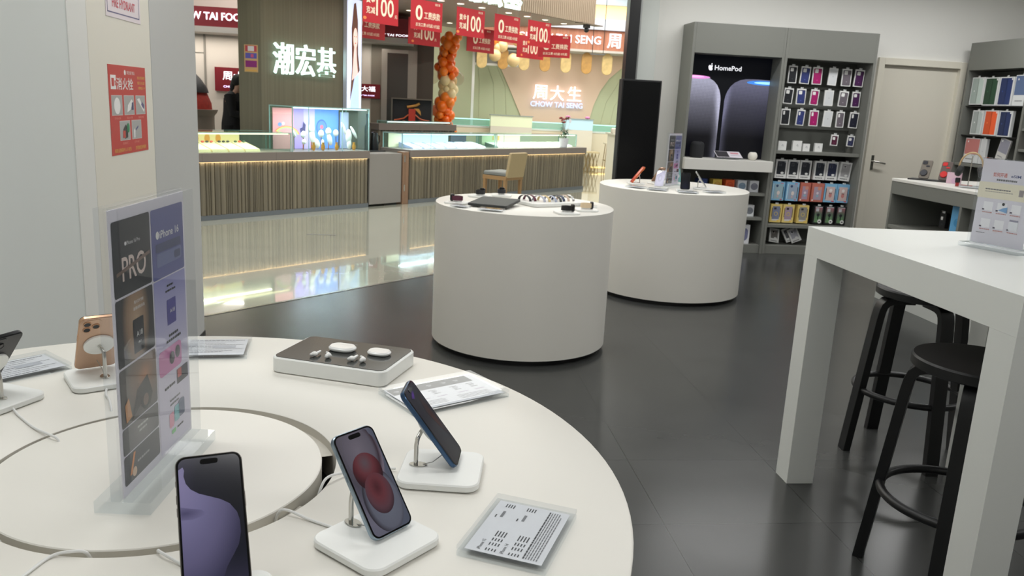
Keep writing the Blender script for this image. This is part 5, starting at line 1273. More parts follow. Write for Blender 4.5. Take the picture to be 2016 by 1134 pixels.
def rainbow(m, L, h_):
    for k, c in enumerate(((232, 120, 110), (240, 190, 100), (226, 224, 130), (150, 200, 170))):
        r = 0.20 - 0.012 * k; cx = -L / 2 + 0.20; n = 16
        vs = [(cx + rr * math.cos(PI * (0.05 + 0.9 * i / n)), 0.16 + rr * 0.62 * math.sin(PI * (0.05 + 0.9 * i / n)), 0.002) for rr in (r, r - 0.012) for i in range(n + 1)]
        fs = [(i, i + 1, n + 2 + i, n + 1 + i) for i in range(n)]
        m.add(vs, fs, pm(c, 0.5))
    m.poly(ring_pts(0.03, 14, -L / 2 + 0.10, 0.30, 0.025), 0.003, pm((120, 150, 214), 0.5)); m.poly(ring_pts(0.02, 14, -L / 2 + 0.15, 0.31, 0.02), 0.0035, pm((240, 220, 230), 0.5))
    m.poly([(-0.10, 0.20), (-0.03, 0.21), (-0.02, 0.30), (-0.06, 0.34), (-0.07, 0.27), (-0.11, 0.25)], 0.003, pm((74, 66, 110), 0.5))
    m.poly(ring_pts(0.085, 24, L / 2 - 0.28, 0.27, 0.10), 0.002, pm((70, 96, 170), 0.5)); m.poly(ring_pts(0.074, 24, L / 2 - 0.28, 0.265, 0.088), 0.003, pm((96, 132, 206), 0.5)); m.poly(ring_pts(0.026, 14, L / 2 - 0.28, 0.275, 0.026), 0.004, pm((226, 110, 130), 0.5))
board('pink, purple and blue backdrop panel inside the tall showcase', -1.18, -0.16, 0.440, 0.745, 1.245, ((0, .30, pm((250, 160, 166), 0.5)), (.30, .45, pm((168, 146, 220), 0.5)), (.45, .62, pm((190, 172, 238), 0.5)), (.62, 1, pm((104, 150, 232), 0.5))), draw=rainbow, group='showcase backboards')
tag(MB().prism([(0, 0), (0.14, 0.02), (0.13, 0.04), (0.10, 0.03), (0.06, 0.05), (0.0, 0.03)], 0, 0.47, pm((170, 178, 210), 0.5)).build('showcase_drape', M=MM(-0.165, 0.38, 0.745)), 'dull blue folded drape inside the tall showcase, beside its blue panel', 'drape')
board('pale lit backboard in the low showcase beside the gate post', 0.86, 2.10, 0.575, 0.745, 0.940, ((0, .2, pm((240, 232, 200), 0.5)), (.2, 1, pm((206, 222, 240), 0.5))), group='showcase backboards')
board('dark grey panel inside the low showcase beside the gate post', 2.16, 2.52, 0.575, 0.745, 0.935, ((0, 1, pm((66, 72, 84), 0.5)),), group='showcase backboards')
board('cream backboard with orange marks behind the potted flower', 2.90, 3.90, 0.575, 0.745, 0.940, ((0, 1, pm((240, 232, 206), 0.5)),), draw=lambda m, L, h_: [m.quad(-0.22 + q, h_ * 0.66, 0.04, 0.07, 0.002, pm((236, 178, 104), 0.5)) for q in (0.0, 0.14)], group='showcase backboards')
# cushions and stands
rr = random.Random(5)
CUSH = pm((226, 214, 176), 0.7)
for i in range(12):
    u = -4.0 + 0.21 * i
    t = thing('ring_cushion', 'cream ring cushion with small ornaments in the long low showcase', 'cushion', ML(u, 0.10, 0.743), R(45), 'cream cushions in the long showcase')
    MB().prism([(0, 0), (0.30, 0), (0.30, 0.095), (0.02, 0.03)], -0.095, 0.095, CUSH, T=Matrix.Rotation(PI / 2, 4, 'Z') @ Matrix.Rotation(PI / 2, 4, 'X')).build('cushion_body', t)
    oc = rr.choice(((40, 40, 46), (60, 44, 44), (236, 220, 80), (60, 90, 60), (190, 70, 60), (230, 230, 226)))
    for k in range(3):
        MB(Matrix.Translation((-0.06 + 0.055 * k, 0.265, 0.100))).ball((0, 0, 0), (0.022, 0.012, 0.012), pm(oc if k != 1 else rr.choice(((40, 40, 46), (220, 90, 60))), 0.35), 10, 6).build('ornament', t)
for i in range(7):
    u = 1.10 + 0.235 * i
    t = thing('ring_cushion', 'pale lavender-blue ring tray in the low showcase beside the gate post', 'cushion', ML(u, 0.225, 0.7435), R(45), 'pale blue trays in the low showcase')
    MB().prism([(0, 0), (0.30, 0), (0.30, 0.075), (0.02, 0.02)], -0.09, 0.09, pm((176, 184, 222) if i < 5 else (222, 226, 240), 0.6), T=Matrix.Rotation(PI / 2, 4, 'Z') @ Matrix.Rotation(PI / 2, 4, 'X')).build('cushion_body', t)
    for k in range(3): MB(Matrix.Translation((-0.055 + 0.055 * k, 0.12, 0.040))).ball((0, 0, 0), (0.014, 0.010, 0.010), pm((236, 238, 246), 0.2, 0.6), 8, 6).build('ornament', t)
for i in range(9):
    u = 3.02 + 0.235 * i
    t = thing('ring_cushion', 'white ring tray in the low showcase behind the potted flower', 'cushion', ML(u, 0.225, 0.7435), R(45), 'white trays in the low showcase')
    MB().prism([(0, 0), (0.30, 0), (0.30, 0.07), (0.02, 0.02)], -0.10, 0.10, pm((236, 230, 220), 0.6), T=Matrix.Rotation(PI / 2, 4, 'Z') @ Matrix.Rotation(PI / 2, 4, 'X')).build('cushion_body', t)
    for k in range(3): MB(Matrix.Translation((-0.06 + 0.06 * k, 0.13, 0.040))).ball((0, 0, 0), (0.012, 0.010, 0.009), pm((206, 180, 120), 0.2, 0.8), 8, 6).build('ornament', t)
# white display busts in the tall showcase
BST = pm((240, 240, 240), 0.35)
def bust(lab, u, w_, z, parts):
    t = thing('jewellery_display', lab, 'jewellery display', ML(u, w_, z), R(45), 'white jewellery displays')
    m = MB()
    for (x, zz, rx, rz, a) in [(p_[0], p_[1], p_[2] * 1.25, p_[3] * 1.15, p_[4]) for p_ in parts]:
        m2 = MB(Matrix.Translation((x, 0, zz)) @ Matrix.Rotation(a, 4, 'Y')); m2.ball((0, 0, 0), (rx, 0.018, rz), BST, 14, 10); m.v_off = 0
        m2.build('display_pad', t)
    MB().box(-0.006, 0.006, -0.006, 0.006, 0, parts[0][1], STEEL).build('display_rod', t)
    return t
for lab, u, parts, z in (('slim white display pad before the rainbow print', -1.02, [(0, 0.20, 0.018, 0.045, -0.5)], 0.744), ('pair of white display pads right of the rainbow print', -0.88, [(0, 0.19, 0.028, 0.04, 0.3), (0.01, 0.10, 0.026, 0.03, 0)], 0.744),
                         ('tall white necklace display on the pink ground', -0.76, [(0, 0.26, 0.04, 0.045, 0), (0.02, 0.15, 0.035, 0.09, -0.3), (0.08, 0.08, 0.04, 0.06, -0.6)], 0.744), ('round white display pad before the dark cartoon print', -0.605, [(0, 0.20, 0.036, 0.04, -0.3), (0.02, 0.09, 0.02, 0.035, 0)], 0.744),
                         ('white necklace display on the purple ground', -0.49, [(0, 0.23, 0.036, 0.04, 0), (0.02, 0.13, 0.03, 0.07, -0.3)], 0.744), ('round white display pad at the edge of the blue ground', -0.37, [(0, 0.21, 0.034, 0.038, -0.3)], 0.744)):
    bust(lab, u, 0.24, z, parts)
bust('white figure shaped display with raised arms on the blue ground', -0.145 - 0.03, 0.22, 0.744, [(0, 0.17, 0.04, 0.08, 0), (-0.085, 0.27, 0.018, 0.075, -0.45), (0.085, 0.22, 0.018, 0.085, -0.6), (0.01, 0.07, 0.03, 0.06, 0)])
for lab, u, w_ in (('orange-gold ornament below the tall white necklace display', -0.80, 0.14), ('second orange-gold ornament on the pink floor of the showcase', -0.66, 0.13), ('small orange-gold ornament on the purple ground', -0.43, 0.15), ('orange-gold ornament under the figure shaped display', -0.17, 0.12)):
    t = thing('gold_ornament', lab, 'ornament', ML(u, w_, 0.744), R(45), 'gold ornaments in the tall showcase')
    MB().lathe([(0.012, 0), (0.022, 0.02), (0.026, 0.05), (0.014, 0.08), (0.018, 0.10)], pm((232, 164, 60), 0.3, 0.6), 16).build('ornament', t)

# beige chair
t = thing('chair', 'beige upholstered low-backed chair facing the ribbed counter', 'chair', ML(2.02, -0.62), R(45) + R(4))
BG = pm((164, 146, 112), 0.75, noise=0.05, nscale=40, bump=0.3); LEGW = pm((150, 118, 80), 0.5, noise=0.06)
MB().prism(rrect(0.44, 0.42, 0.04), 0.415, 0.475, pm((112, 114, 112), 0.6, noise=0.04), bev=0.015).build('seat', t)
MB().box(-0.22, 0.22, -0.21, 0.21, 0.36, 0.416, LEGW).build('seat_frame', t, bev=0.004)
b = MB(Matrix.Translation((0, -0.20, 0.40)) @ Matrix.Rotation(R(9), 4, 'X') @ UP); b.prism(rrect(0.42, 0.36, 0.02, 6, 0, 0.18), -0.02, 0.025, BG, bev=0.006); b.build('backrest', t)
for sx in (-1, 1):
    for sy in (-1, 1):
        MB().add([(sx * 0.19 + dx * k, sy * 0.18 + dy * k, z) for z, k in ((0.0, 0.8), (0.36, 1.0)) for dx, dy in ((-0.025, -0.02), (0.025, -0.02), (0.025, 0.02), (-0.025, 0.02))], [(3, 2, 1, 0), (4, 5, 6, 7), (0, 1, 5, 4), (1, 2, 6, 5), (2, 3, 7, 6), (3, 0, 4, 7)], LEGW).build('leg', t)
# potted flower on the counter
t = thing('potted_flower', 'red flowering plant in a pale grey pot on the ribbed counter', 'plant', ML(4.57, -0.0 + 0.10, 0.743), R(45)) if False else thing('potted_flower', 'red flowering plant in a pale grey pot on the ribbed counter', 'plant', ML(4.42, -0.0 + 0.0, 0.743) + Vector((0.06, -0.06, 0)), R(45))
t.location = ML(4.50, 0.0, 0.743) + Vector((0.0, 0.0, 0))
MB(Matrix.Translation((0, 0.075, 0))).lathe([(0.055, 0), (0.062, 0.005), (0.085, 0.15), (0.085, 0.16), (0.078, 0.158), (0.074, 0.14)], pm((196, 198, 206), 0.35), 28, cap1=True).build('pot', t)
lf = MB(); rr = random.Random(3); GRN = pm((34, 62, 44), 0.45); GRN2 = pm((52, 84, 60), 0.45)
for k in range(26):
    a = rr.uniform(0, 2 * PI); L = rr.uniform(0.07, 0.125); zz = rr.uniform(0.15, 0.33); tilt = rr.uniform(-0.6, 0.5)
    T = Matrix.Translation((0.02 * math.cos(a), 0.075 + 0.02 * math.sin(a), zz)) @ Matrix.Rotation(a, 4, 'Z') @ Matrix.Rotation(tilt, 4, 'Y')
    lf.add([(0, 0, 0), (L * .4, 0.024, 0.012), (L, 0, -0.02), (L * .4, -0.024, 0.012), (L * .5, 0, 0.004), (L * .5, 0, 0.0)], [(0, 3, 4), (0, 4, 1), (1, 4, 2), (4, 3, 2)], GRN if k % 3 else GRN2, T)
lf.build('leaves', t)
for sx, hz in ((-0.12, 0.50), (0.05, 0.52), (-0.04, 0.46)):
    MB().tube([(0, 0.075, 0.15), (sx * 0.3, 0.075, 0.34), (sx * 0.9, 0.075, hz), (sx * 1.25, 0.075, hz + 0.02)], 0.0035, pm((96, 92, 70), 0.5), 6).build('stem', t)
    fl = MB()
    for k in range(8): fl.ball((sx * (0.9 + 0.09 * (k % 4)) + rr.uniform(-.025, .025), 0.075 + rr.uniform(-.03, .03), hz + rr.uniform(-0.045, 0.035)), (0.018, 0.018, 0.013), pm(((142, 40, 46), (120, 30, 40), (96, 84, 60))[k % 3], 0.5), 8, 6)
    fl.build('flowers', t)
MB(Matrix.Translation((0.16, 0.075, 0.455)) @ UP).prism(ring_pts(0.032, 24), -0.003, 0.003, pm((232, 236, 244), 0.4)).build('round_card', t)
MB().tube([(0.03, 0.075, 0.14), (0.10, 0.075, 0.33), (0.16, 0.075, 0.43)], 0.003, pm((210, 210, 206), 0.4), 6).build('card_stick', t)
# black bottle and kettle behind the gate
t = thing('water_bottle', 'tall black bottle behind the grey gate', 'bottle', ML(0.50, 0.62, 0.70), R(45))
MB().lathe([(0.040, 0), (0.042, 0.30), (0.036, 0.34), (0.018, 0.37), (0.018, 0.45), (0.014, 0.46)], BLACK, 24).build('bottle_body', t)
MB().lathe([(0.020, 0.455), (0.020, 0.50)], BLACKM, 20).build('bottle_cap', t)
t = thing('kettle', 'black kettle next to the black bottle behind the gate', 'kettle', ML(0.63, 0.62, 0.70), R(45))
MB().lathe([(0.060, 0), (0.062, 0.02), (0.052, 0.20), (0.045, 0.24), (0.02, 0.255)], BLACK, 28).build('kettle_body', t)
MB().tube([(0.045, 0, 0.21), (0.095, 0, 0.20), (0.10, 0, 0.12), (0.058, 0, 0.06)], 0.009, BLACK, 8).build('kettle_handle', t)
t = thing('service_cabinet', 'dark low cabinet behind the gate carrying bottle and kettle', 'cabinet', ML(0.42, 0.50, 0), R(45))
MB().box(-0.36, 0.30, 0, 0.4, 0.0, 0.66, BLACKM).build('cabinet_body', t); MB().box(-0.38, 0.305, -0.01, 0.42, 0.6605, 0.70, pm((46, 46, 48), 0.4)).build('worktop', t)

# pillar
PV = veneer((106, 102, 84), (120, 116, 96), (40, 40, 0.5), 0.5)
A = ML(-0.740, 1.3); Bp = ML(0.625, 1.3)
m = MB()
dpt = 1.75
oct_ = [(A.x - 0.285, A.y), (A.x, A.y), (Bp.x, Bp.y), (Bp.x + 0.175, Bp.y + 0.574), (Bp.x - 0.1, Bp.y + 0.85), (A.x - 0.285, Bp.y + 0.85)]
struct(m.prism(oct_, 0, 4.3, PV).build('wall_pillar'))
# glowing characters on the pillar
GL = em((225, 255, 248), 1.35); GLB = pm((120, 150, 140), 0.5)
t = thing('illuminated_sign', 'three glowing white Chinese characters on the brown pillar', 'sign', ML(-0.06, 1.3, 1.60) , R(45))
for i, chh in enumerate('潮宏基'):
    MB(UP).text(chh, -0.36 + 0.36 * i, 0.21, 0.44, 0.045, GL, width=0.315, off=0.004, ext=0.018).build('character', t, angle=20)
t.location = ML(-0.068, 1.295, 1.66)
# light box with a woman's portrait on the pillar's narrow face
t = thing('light_box', 'tall narrow light box with a long-haired portrait on the pillar edge', 'light box', (Bp.x + 0.0885 + 0.002, Bp.y + 0.287 - 0.001, 1.22), R(73))
MB().box(-0.30, 0.30, -0.0, 0.05, 0, 2.6, pm((200, 204, 214), 0.3, 0.6)).build('frame', t) if False else MB().box(-0.30, 0.30, -0.05, 0.0, 0, 1.6, pm((200, 204, 214), 0.3, 0.6)).build('frame', t)
m = MB(Matrix.Translation((0, -0.051, 0)) @ UP @ Matrix.Diagonal((1, 0.86, 1, 1)))
m.quad(0, 0.93, 0.56, 1.82, 0, em((206, 216, 240), 1.0))
m.poly([(-0.16, 0.02), (0.20, 0.02), (0.17, 0.6), (-0.06, 0.62)], 0.002, em((176, 200, 250), 1.0))
m.poly([(-0.17, 0.15), (-0.10, 0.7), (-0.12, 1.35), (-0.04, 1.75), (0.04, 1.78), (0.12, 1.5), (0.14, 0.95), (0.21, 0.68), (0.10, 0.60), (0.02, 0.60), (-0.08, 0.35)], 0.003, em((92, 62, 52), 0.9))
m.poly(ring_pts(0.085, 24, 0.025, 1.20, 0.17), 0.004, em((232, 196, 186), 1.0))
m.poly([(-0.02, 1.05), (0.07, 1.05), (0.09, 0.85), (0.14, 0.62), (-0.10, 0.50), (-0.05, 0.85)], 0.0035, em((228, 190, 184), 1.0))
m.poly(ring_pts(0.014, 10, -0.008, 1.23, 0.010), 0.005, em((70, 50, 48), 0.8)); m.poly(ring_pts(0.014, 10, 0.058, 1.23, 0.010), 0.005, em((70, 50, 48), 0.8)); m.poly(ring_pts(0.022, 12, 0.025, 1.12, 0.012), 0.005, em((196, 90, 96), 0.9)); m.poly([(0.018, 1.16), (0.032, 1.16), (0.027, 1.22)], 0.005, em((214, 170, 160), 0.9))
m.build('portrait_print', t, smooth=False)
# notice on the pillar's left facet
m = MB(UP @ Matrix.Diagonal((0.72, 0.69, 1, 1))); m.box(-0.12, 0.12, 0, 0.50, 0, 0.004, pm((206, 170, 120), 0.5)); m.quad(0, 0.43, 0.20, 0.11, 0.006, pm((190, 70, 80), 0.5)); m.quad(0.0, 0.43, 0.11, 0.09, 0.008, pm((226, 222, 226), 0.5)); m.quad(0, 0.30, 0.20, 0.10, 0.006, pm((96, 92, 180), 0.5)); m.quad(0.02, 0.30, 0.05, 0.06, 0.008, pm((206, 90, 130), 0.5)); m.quad(0, 0.15, 0.20, 0.12, 0.006, pm((140, 40, 120), 0.5)); m.quad(0, 0.03, 0.20, 0.03, 0.006, pm((222, 176, 90), 0.5))
tag(m.build('notice', M=Matrix.Translation((A.x - 0.125, A.y - 0.0005, 1.668)), smooth=False), 'small orange and purple notice pasted on the pillar', 'notice')

# canopy over the island
SOF = pm((150, 138, 124), 0.55, noise=0.02)
can = thing('canopy', 'brown ribbed canopy over the jewellery island with glowing characters', 'canopy', ML(0, 0, 2.83), R(45))
MB().box(-6.5, 4.9, 0.0, 3.2, 0.0, 0.10, SOF).build('soffit', can)
fl = MB(); x = -1.0
while x < 4.95:
    fl.prism([(x, -0.06), (x + 0.012, -0.085), (x + 0.033, -0.085), (x + 0.045, -0.06)], 0.0, 1.2, pm((166, 148, 128), 0.5)); x += 0.055
fl.box(-6.5, 4.95, -0.06, -0.001, 0.0, 1.2, pm((128, 112, 98), 0.6))
fl.build('ribbed_fascia', can, smooth=False)
MB().box(4.9005, 4.95, 0.0, 3.2, 0.0, 1.2, pm((140, 124, 108), 0.6)).build('end_panel', can)
MB().box(4.5, 5.12, -0.16, 0.0, -0.014, -0.001, pm((128, 112, 98), 0.6)).build('end_lip', can)
for i, chh in enumerate('潮宏基'):
    MB(UP @ Matrix.Translation((1.75 + 0.46 * i, 0.235, 0.12))).text(chh, 0, 0, 0.52, 0, GL, width=0.42, off=0.02, ext=0.02).build('character', can, angle=20)
dl = [(1.589, 0.326), (1.947, 0.27), (2.42, 0.27), (3.059, 0.27), (3.532, 0.27), (4.033, 0.28), (4.60, 0.3), (4.10, 2.5), (3.55, 3.05), (-2.2, 2.4), (-1.2, 2.6), (-1.4, 0.6), (0.6, 0.3), (-0.4, 0.3), (2.4, 1.8)]
for u, w_ in dl:
    d_ = tag(MB().lathe([(0.058, -0.012), (0.052, 0.0)], pm((220, 214, 204), 0.4), 20, cap0=False, cap1=False).lathe([(0.0, -0.010), (0.050, -0.010)], em((255, 246, 224), 4.0), 20, cap0=False, cap1=False).build('downlight', M=MM(u, w_, 2.829)), 'round bright downlight in the brown canopy soffit', 'downlight', 'canopy downlights')
    if w_ < 1: area('downlight_beam', ML(u, w_, 2.80), 0.09, 0.09, 5, (1, 0.93, 0.8))
# hanging red banners
BR = pm((176, 22, 36), 0.5, noise=0.04, nscale=5); BR2 = pm((196, 30, 44), 0.5)
BW = pm((244, 226, 200), 0.45)
def banner(label, u, w_, z, kind, W=0.60, H=0.40, rot=0.0):
    t = thing('hanging_banner', label, 'banner', M=MM(u, w_, z, rot), group='red hanging banners')
    m = MB(UP); m.box(-W / 2, W / 2, 0, H, -0.006, 0, BR)
    if kind == '100':
        m.text('100', 0.065, H * 0.48, 0.30, 0.003, BW, width=0.30, off=0.012); m.text('元', 0.255, H * 0.26, 0.05, 0.003, BW, width=0.045, off=0.01)
        m.text('黄金', -0.175, H * 0.66, 0.09, 0.003, BW, width=0.15, off=0.012); m.text('克减', -0.175, H * 0.36, 0.09, 0.003, BW, width=0.15, off=0.012)
        m.poly(ring_pts(0.03, 14, -0.27, 0.05, 0.02), 0.002, pm((226, 130, 70), 0.5)); m.text('潮宏基', 0.20, H - 0.035, 0.035, 0.003, BW, width=0.10)
    else:
        m.text('0', -0.15, H * 0.56, 0.26, 0.003, BW, width=0.13, off=0.02); m.text('工费换款', 0.10, H * 0.50, 0.10, 0.003, BW, width=0.31, off=0.012)
        m.text('古法工费 0元起 0元起', 0.02, H * 0.17, 0.050, 0.003, BW, width=0.46, off=0.01); m.text('潮宏基', 0.20, H - 0.035, 0.035, 0.003, BW, width=0.10)
    m.build('banner_sheet', t, smooth=False)
    for s in (-1, 1): MB().tube([(s * W * 0.4, 0, H), (s * W * 0.4, 0, 2.8295 - z)], 0.0025, pm((190, 186, 180), 0.4, 0.5), 5).build('hanging_wire', t)
    return t
for lab, u, kd in (('red banner reading 100, nearest to the pillar, front row', 0.13, '100'), ('red banner with large 0, between two 100 banners over the balloons', 0.955, '0'), ('red banner reading 100 hanging above the balloon column', 1.85, '100'),
                   ('red banner with large 0 in front row beyond the balloons', 2.68, '0'), ('red banner reading 100 at the far end of the front row', 3.49, '100')):
    banner(lab, u, -0.03, 2.345, kd, H=0.385 if u > 0.5 else 0.42)
for lab, u, kd in (('darker red banner with 0 behind, partly hidden by the pillar light box', 1.42, '0'), ('red banner reading 100 in the back row before the balloons', 2.66, '100'), ('red banner in the back row half hidden by the 100 banner above the balloons', 4.07, '0'), ('red banner at the far end of the back row', 5.52, '100')):
    banner(lab, u, 1.7, 2.30, kd, W=0.74 if u < 5 else 0.84, H=0.41)
for lab, u, w_, r_ in (('red banner seen edge-on before the CHOW TAI FOOK letters', -2.75, 1.2, R(-62)), ('red banner at the pillar edge under the CHOW TAI FOOK letters', -1.62, 2.6, R(-60)), ('red banner cut by the grey pier above the glass showcase', -2.66, 0.6, R(-60)), ('red banner end turned sideways near the wood fascia', 5.6, 1.2, R(-50))):
    banner(lab, u, w_, 2.33, '0', rot=r_)

# back row of the island
counter('brown panelled counter of the rear row of the island', 1.6, 3.4, 1.6, 1.9, 1.03, 9, led=False)
glass_case('shallow low glass showcase on the rear row of the island', 1.8, 3.3, 1.63, 1.86, 1.031, 1.07, (235, 250, 245), 3.0)
counter('brown counter behind the long low showcase, by the pillar', -4.2, -0.95, 2.6, 3.2, 0.90, 11, led=False)
glass_case('glass showcase on the brown counter seen past the pillar', -4.0, -1.1, 2.65, 3.1, 0.901, 1.13, (255, 236, 190), 3.0)
t = thing('lit_tag', 'small white lit tag standing inside the showcase seen past the pillar', 'tag', ML(-2.02, 2.8, 0.905), R(45))
MB().prism(rrect(0.09, 0.20, 0.02, 5, 0, 0.10), -0.006, 0.006, em((214, 244, 240), 1.0), T=UP, bev=0.002).build('tag_plate', t)

# far shops: dark red letters shop
YF = 15.0
struct(MB().box(-5.4, 0.0, YF, YF + 0.2, 0, 4.2, pm((214, 206, 196), 0.6)).box(-0.88, 0.20, YF - 0.02, YF + 0.2, 0, 4.2, pm((128, 120, 108), 0.55, noise=0.02)).build('wall_red_shop'))
struct(MB().box(-3.52 - 0.20, -3.49 - 0.20, YF - 0.015, YF - 0.001, 0, 2.5, pm((140, 136, 128), 0.5)).box(-5.4, -3.70, YF - 0.01, YF - 0.001, 2.02, 2.03, pm((150, 146, 138), 0.5)).build('trim_wall_joint'))
RF = pm((128, 24, 36), 0.45)
WL = em((246, 246, 255), 1.4)
t = thing('shop_sign', 'dark red fascia with glowing CHOW TAI FOOK letters', 'sign', (-2.2, YF - 0.62, 2.33), 0)
MB().box(-3.2, 2.05, 0, 0.6, 0.09, 0.40, RF).build('fascia', t); MB().box(-3.2, 2.05, -0.03, 0.6, 0.0, 0.09, pm((196, 190, 184), 0.5)).build('fascia_soffit', t)
MB(UP).text('CHOW TAI FOOK', -1.27, 0.255, 0.165, 0.012, WL, width=1.22, off=0.014, ext=0.01).build('lettering', t, smooth=False)
MB(UP).text('CHOW TAI FOOK', 1.65, 0.13, 0.05, 0.012, WL, width=0.66, off=0.02).build('small_lettering', t, smooth=False)
for lab, x, z, W, H, a, b_ in (('dark red plaque with white characters, half hidden by the pillar', -3.11, 1.40, 0.86, 0.40, '周大福', 'CHOW TAI FOOK'), ('dark red plaque with white characters beyond the portrait light box', -1.02, 1.405, 0.60, 0.245, '周大福', 'CHOW TAI FOOK')):
    t = thing('shop_plaque', lab, 'sign', (x, YF - 0.05, z), 0, None)
    MB().box(-W / 2, W / 2, 0, 0.045, 0, H, RF).build('plaque', t)
    MB(UP).text(a, -0.03 if W > 0.7 else 0.03, H * 0.66, H * 0.40, 0.005, WL, width=W * 0.62, off=0.008).build('characters', t, smooth=False)
    MB(UP).text(b_, -0.03 if W > 0.7 else 0.03, H * 0.20, H * 0.12, 0.005, em((226, 206, 255), 2.0), width=W * 0.6, off=0.02).build('lettering', t, smooth=False)
area('red_shop_wash', (-3.8, YF - 0.35, 2.30), 2.0, 0.1, 14, (1, 0.93, 0.84)); area('red_shop_wash', (-0.9, YF - 0.35, 2.30), 0.6, 0.1, 3, (1, 0.93, 0.84))
# dark door and dark jewellery display
d2 = MB().box(-0.60, -0.24, YF - 0.05, YF - 0.021, 0, 2.20, pm((58, 50, 42), 0.3, coat=0.4))
struct(d2.build('door_2'))
struct(MB().box(-0.70, -0.60, YF - 0.07, YF - 0.021, 0, 2.26, pm((168, 160, 150), 0.3, 0.5)).box(-0.24, -0.08, YF - 0.07, YF - 0.021, 0, 2.26, pm((150, 142, 132), 0.3, 0.4)).box(-0.60, -0.24, YF - 0.07, YF - 0.021, 2.20, 2.26, pm((168, 160, 150), 0.3, 0.4)).build('trim_dark_door'))
struct(MB().box(-0.08, 0.21, YF - 0.04, YF - 0.021, 0, 2.6, pm((72, 62, 52), 0.5)).build('trim_dark_panel'))
t = thing('gold_display', 'dark framed showcase with golden arches over a red stage', 'display', (-0.15, YF - 0.33, 0), 0)
MB().box(-0.36, 0.36, 0, 0.25, 0, 0.97, pm((120, 108, 96), 0.5)).build('cabinet', t)
MB().box(-0.36, 0.36, 0.21, 0.25, 0.971, 1.42, pm((30, 32, 36), 0.4)).build('dark_back', t)
e = MB()
for x in (-0.35, 0.35): e.box(x - 0.012, x + 0.012, 0, 0.024, 0.97, 1.43, pm((120, 112, 100), 0.3, 0.5))
e.box(-0.36, 0.36, 0, 0.25, 1.421, 1.44, pm((120, 112, 100), 0.3, 0.5)); e.build('case_frame', t)
MB().box(-0.32, 0.32, 0.04, 0.20, 0.9705, 1.02, pm((200, 60, 44), 0.5)).box(-0.06, 0.06, 0.12, 0.18, 1.02, 1.26, pm((206, 66, 48), 0.5)).build('red_stage', t)
GD = pm((222, 164, 84), 0.35, 0.4)
MB(Matrix.Translation((0.02, 0.15, 1.27)) @ UP).tube([(-0.11, 0.02, 0), (-0.04, 0.035, 0), (0.05, 0.055, 0), (0.11, 0.09, 0)], 0.024, GD, 8, flat=0.7).build('gold_arch', t)
MB(Matrix.Translation((0.10, 0.15, 1.18)) @ UP).poly([(-0.07, 0.09), (0.0, 0.03), (0.06, -0.03), (0.05, 0.04), (0.02, 0.09)], 0.0, GD).build('gold_fan', t)
for s in (-1, 1): MB(Matrix.Translation((0, 0.12, 1.06)) @ UP).tube([(s * 0.06, 0.10, 0), (s * 0.14, 0.035, 0), (s * 0.24, 0.01, 0), (s * 0.31, 0.0, 0)], 0.012, pm((214, 120, 84), 0.4), 8).build('gold_strand', t)

# ---------------- shop with the pink wall
YS = 20.0
SAGE = pm((196, 198, 164), 0.6, noise=0.01)
m = MB().box(0.2, 7.2, YS, YS + 0.2, 0, 3.4, SAGE)
struct(m.build('wall_sage'))
pk = [(1.62, 2.80), (1.76, 2.48), (1.90, 2.2), (2.08, 1.85), (2.25, 1.5), (2.42, 1.15), (2.55, 0.6), (4.02, 0.6), (4.08, 1.05), (4.18, 1.5), (4.32, 1.85), (4.52, 2.15), (4.85, 2.45), (5.3, 2.8)]
tag(MB(UP).prism(list(reversed(pk))[::-1], 0, 0.03, pm((234, 202, 178), 0.6, noise=0.01)).build('wall_panel_relief', M=Matrix.Translation((0, YS - 0.001, 0))), 'pink bell-shaped wall panel on the sage shop wall', 'wall panel')
gv = MB(UP)
for pts in ([(1.30, 2.5), (1.38, 1.9), (1.40, 0.7)], [(1.52, 2.4), (1.72, 1.9), (1.80, 0.7)], [(1.75, 2.35), (2.0, 1.85), (2.1, 0.7)], [(4.35, 0.9), (4.5, 1.6), (4.9, 2.3), (5.0, 2.5)], [(4.6, 0.9), (4.7, 1.5), (5.0, 2.0), (5.3, 2.4)]):
    gv.tube([(x, y, 0.0) for x, y in pts], 0.004, pm((176, 176, 146), 0.6), 6)
struct(gv.build('trim_wall_grooves', M=Matrix.Translation((0, YS - 0.004, 0))))
t = thing('illuminated_sign', 'glowing CHOW TAI SENG characters on the pink wall panel', 'sign', (3.26, YS - 0.10, 1.40), 0)
for i, chh in enumerate('周大生'):
    MB(UP).text(chh, -0.42 + 0.42 * i, 0.35, 0.38, 0.0, em((250, 250, 255), 1.0), width=0.34, off=0.003, ext=0.02).build('character', t, angle=20)
MB(UP).text('CHOW TAI SENG', 0, 0.075, 0.175, 0.0, em((190, 206, 255), 0.95), width=1.27, off=0.003, ext=0.015).build('lettering', t, smooth=False)
WR = veneer((176, 112, 84), (196, 132, 104), (14, 14, 0.5), 0.5)
t = thing('shop_sign', 'reddish wood fascia with glowing CHOW TAI SENG and Chinese characters', 'sign', (3.4, YS - 0.9, 2.74), 0)
MB().box(-2.35, 3.2, 0, 0.85, 0, 0.44, WR).build('fascia', t); MB().box(-2.35, 3.2, -0.04, 0.85, -0.05, 0.0, pm((206, 200, 192), 0.4)).build('fascia_lip', t)
MB(UP).text('CHOW TAI SENG', -0.30, 0.215, 0.25, 0.02, em((236, 242, 255), 1.1), width=1.92, off=0.005, ext=0.01).build('lettering', t, smooth=False)
for i, chh in enumerate('周大生'): MB(UP).text(chh, 0.97 + 0.62 * i, 0.22, 0.36, 0.02, em((240, 244, 255), 1.3), width=0.31, off=0.008, ext=0.01).build('character', t, smooth=False)
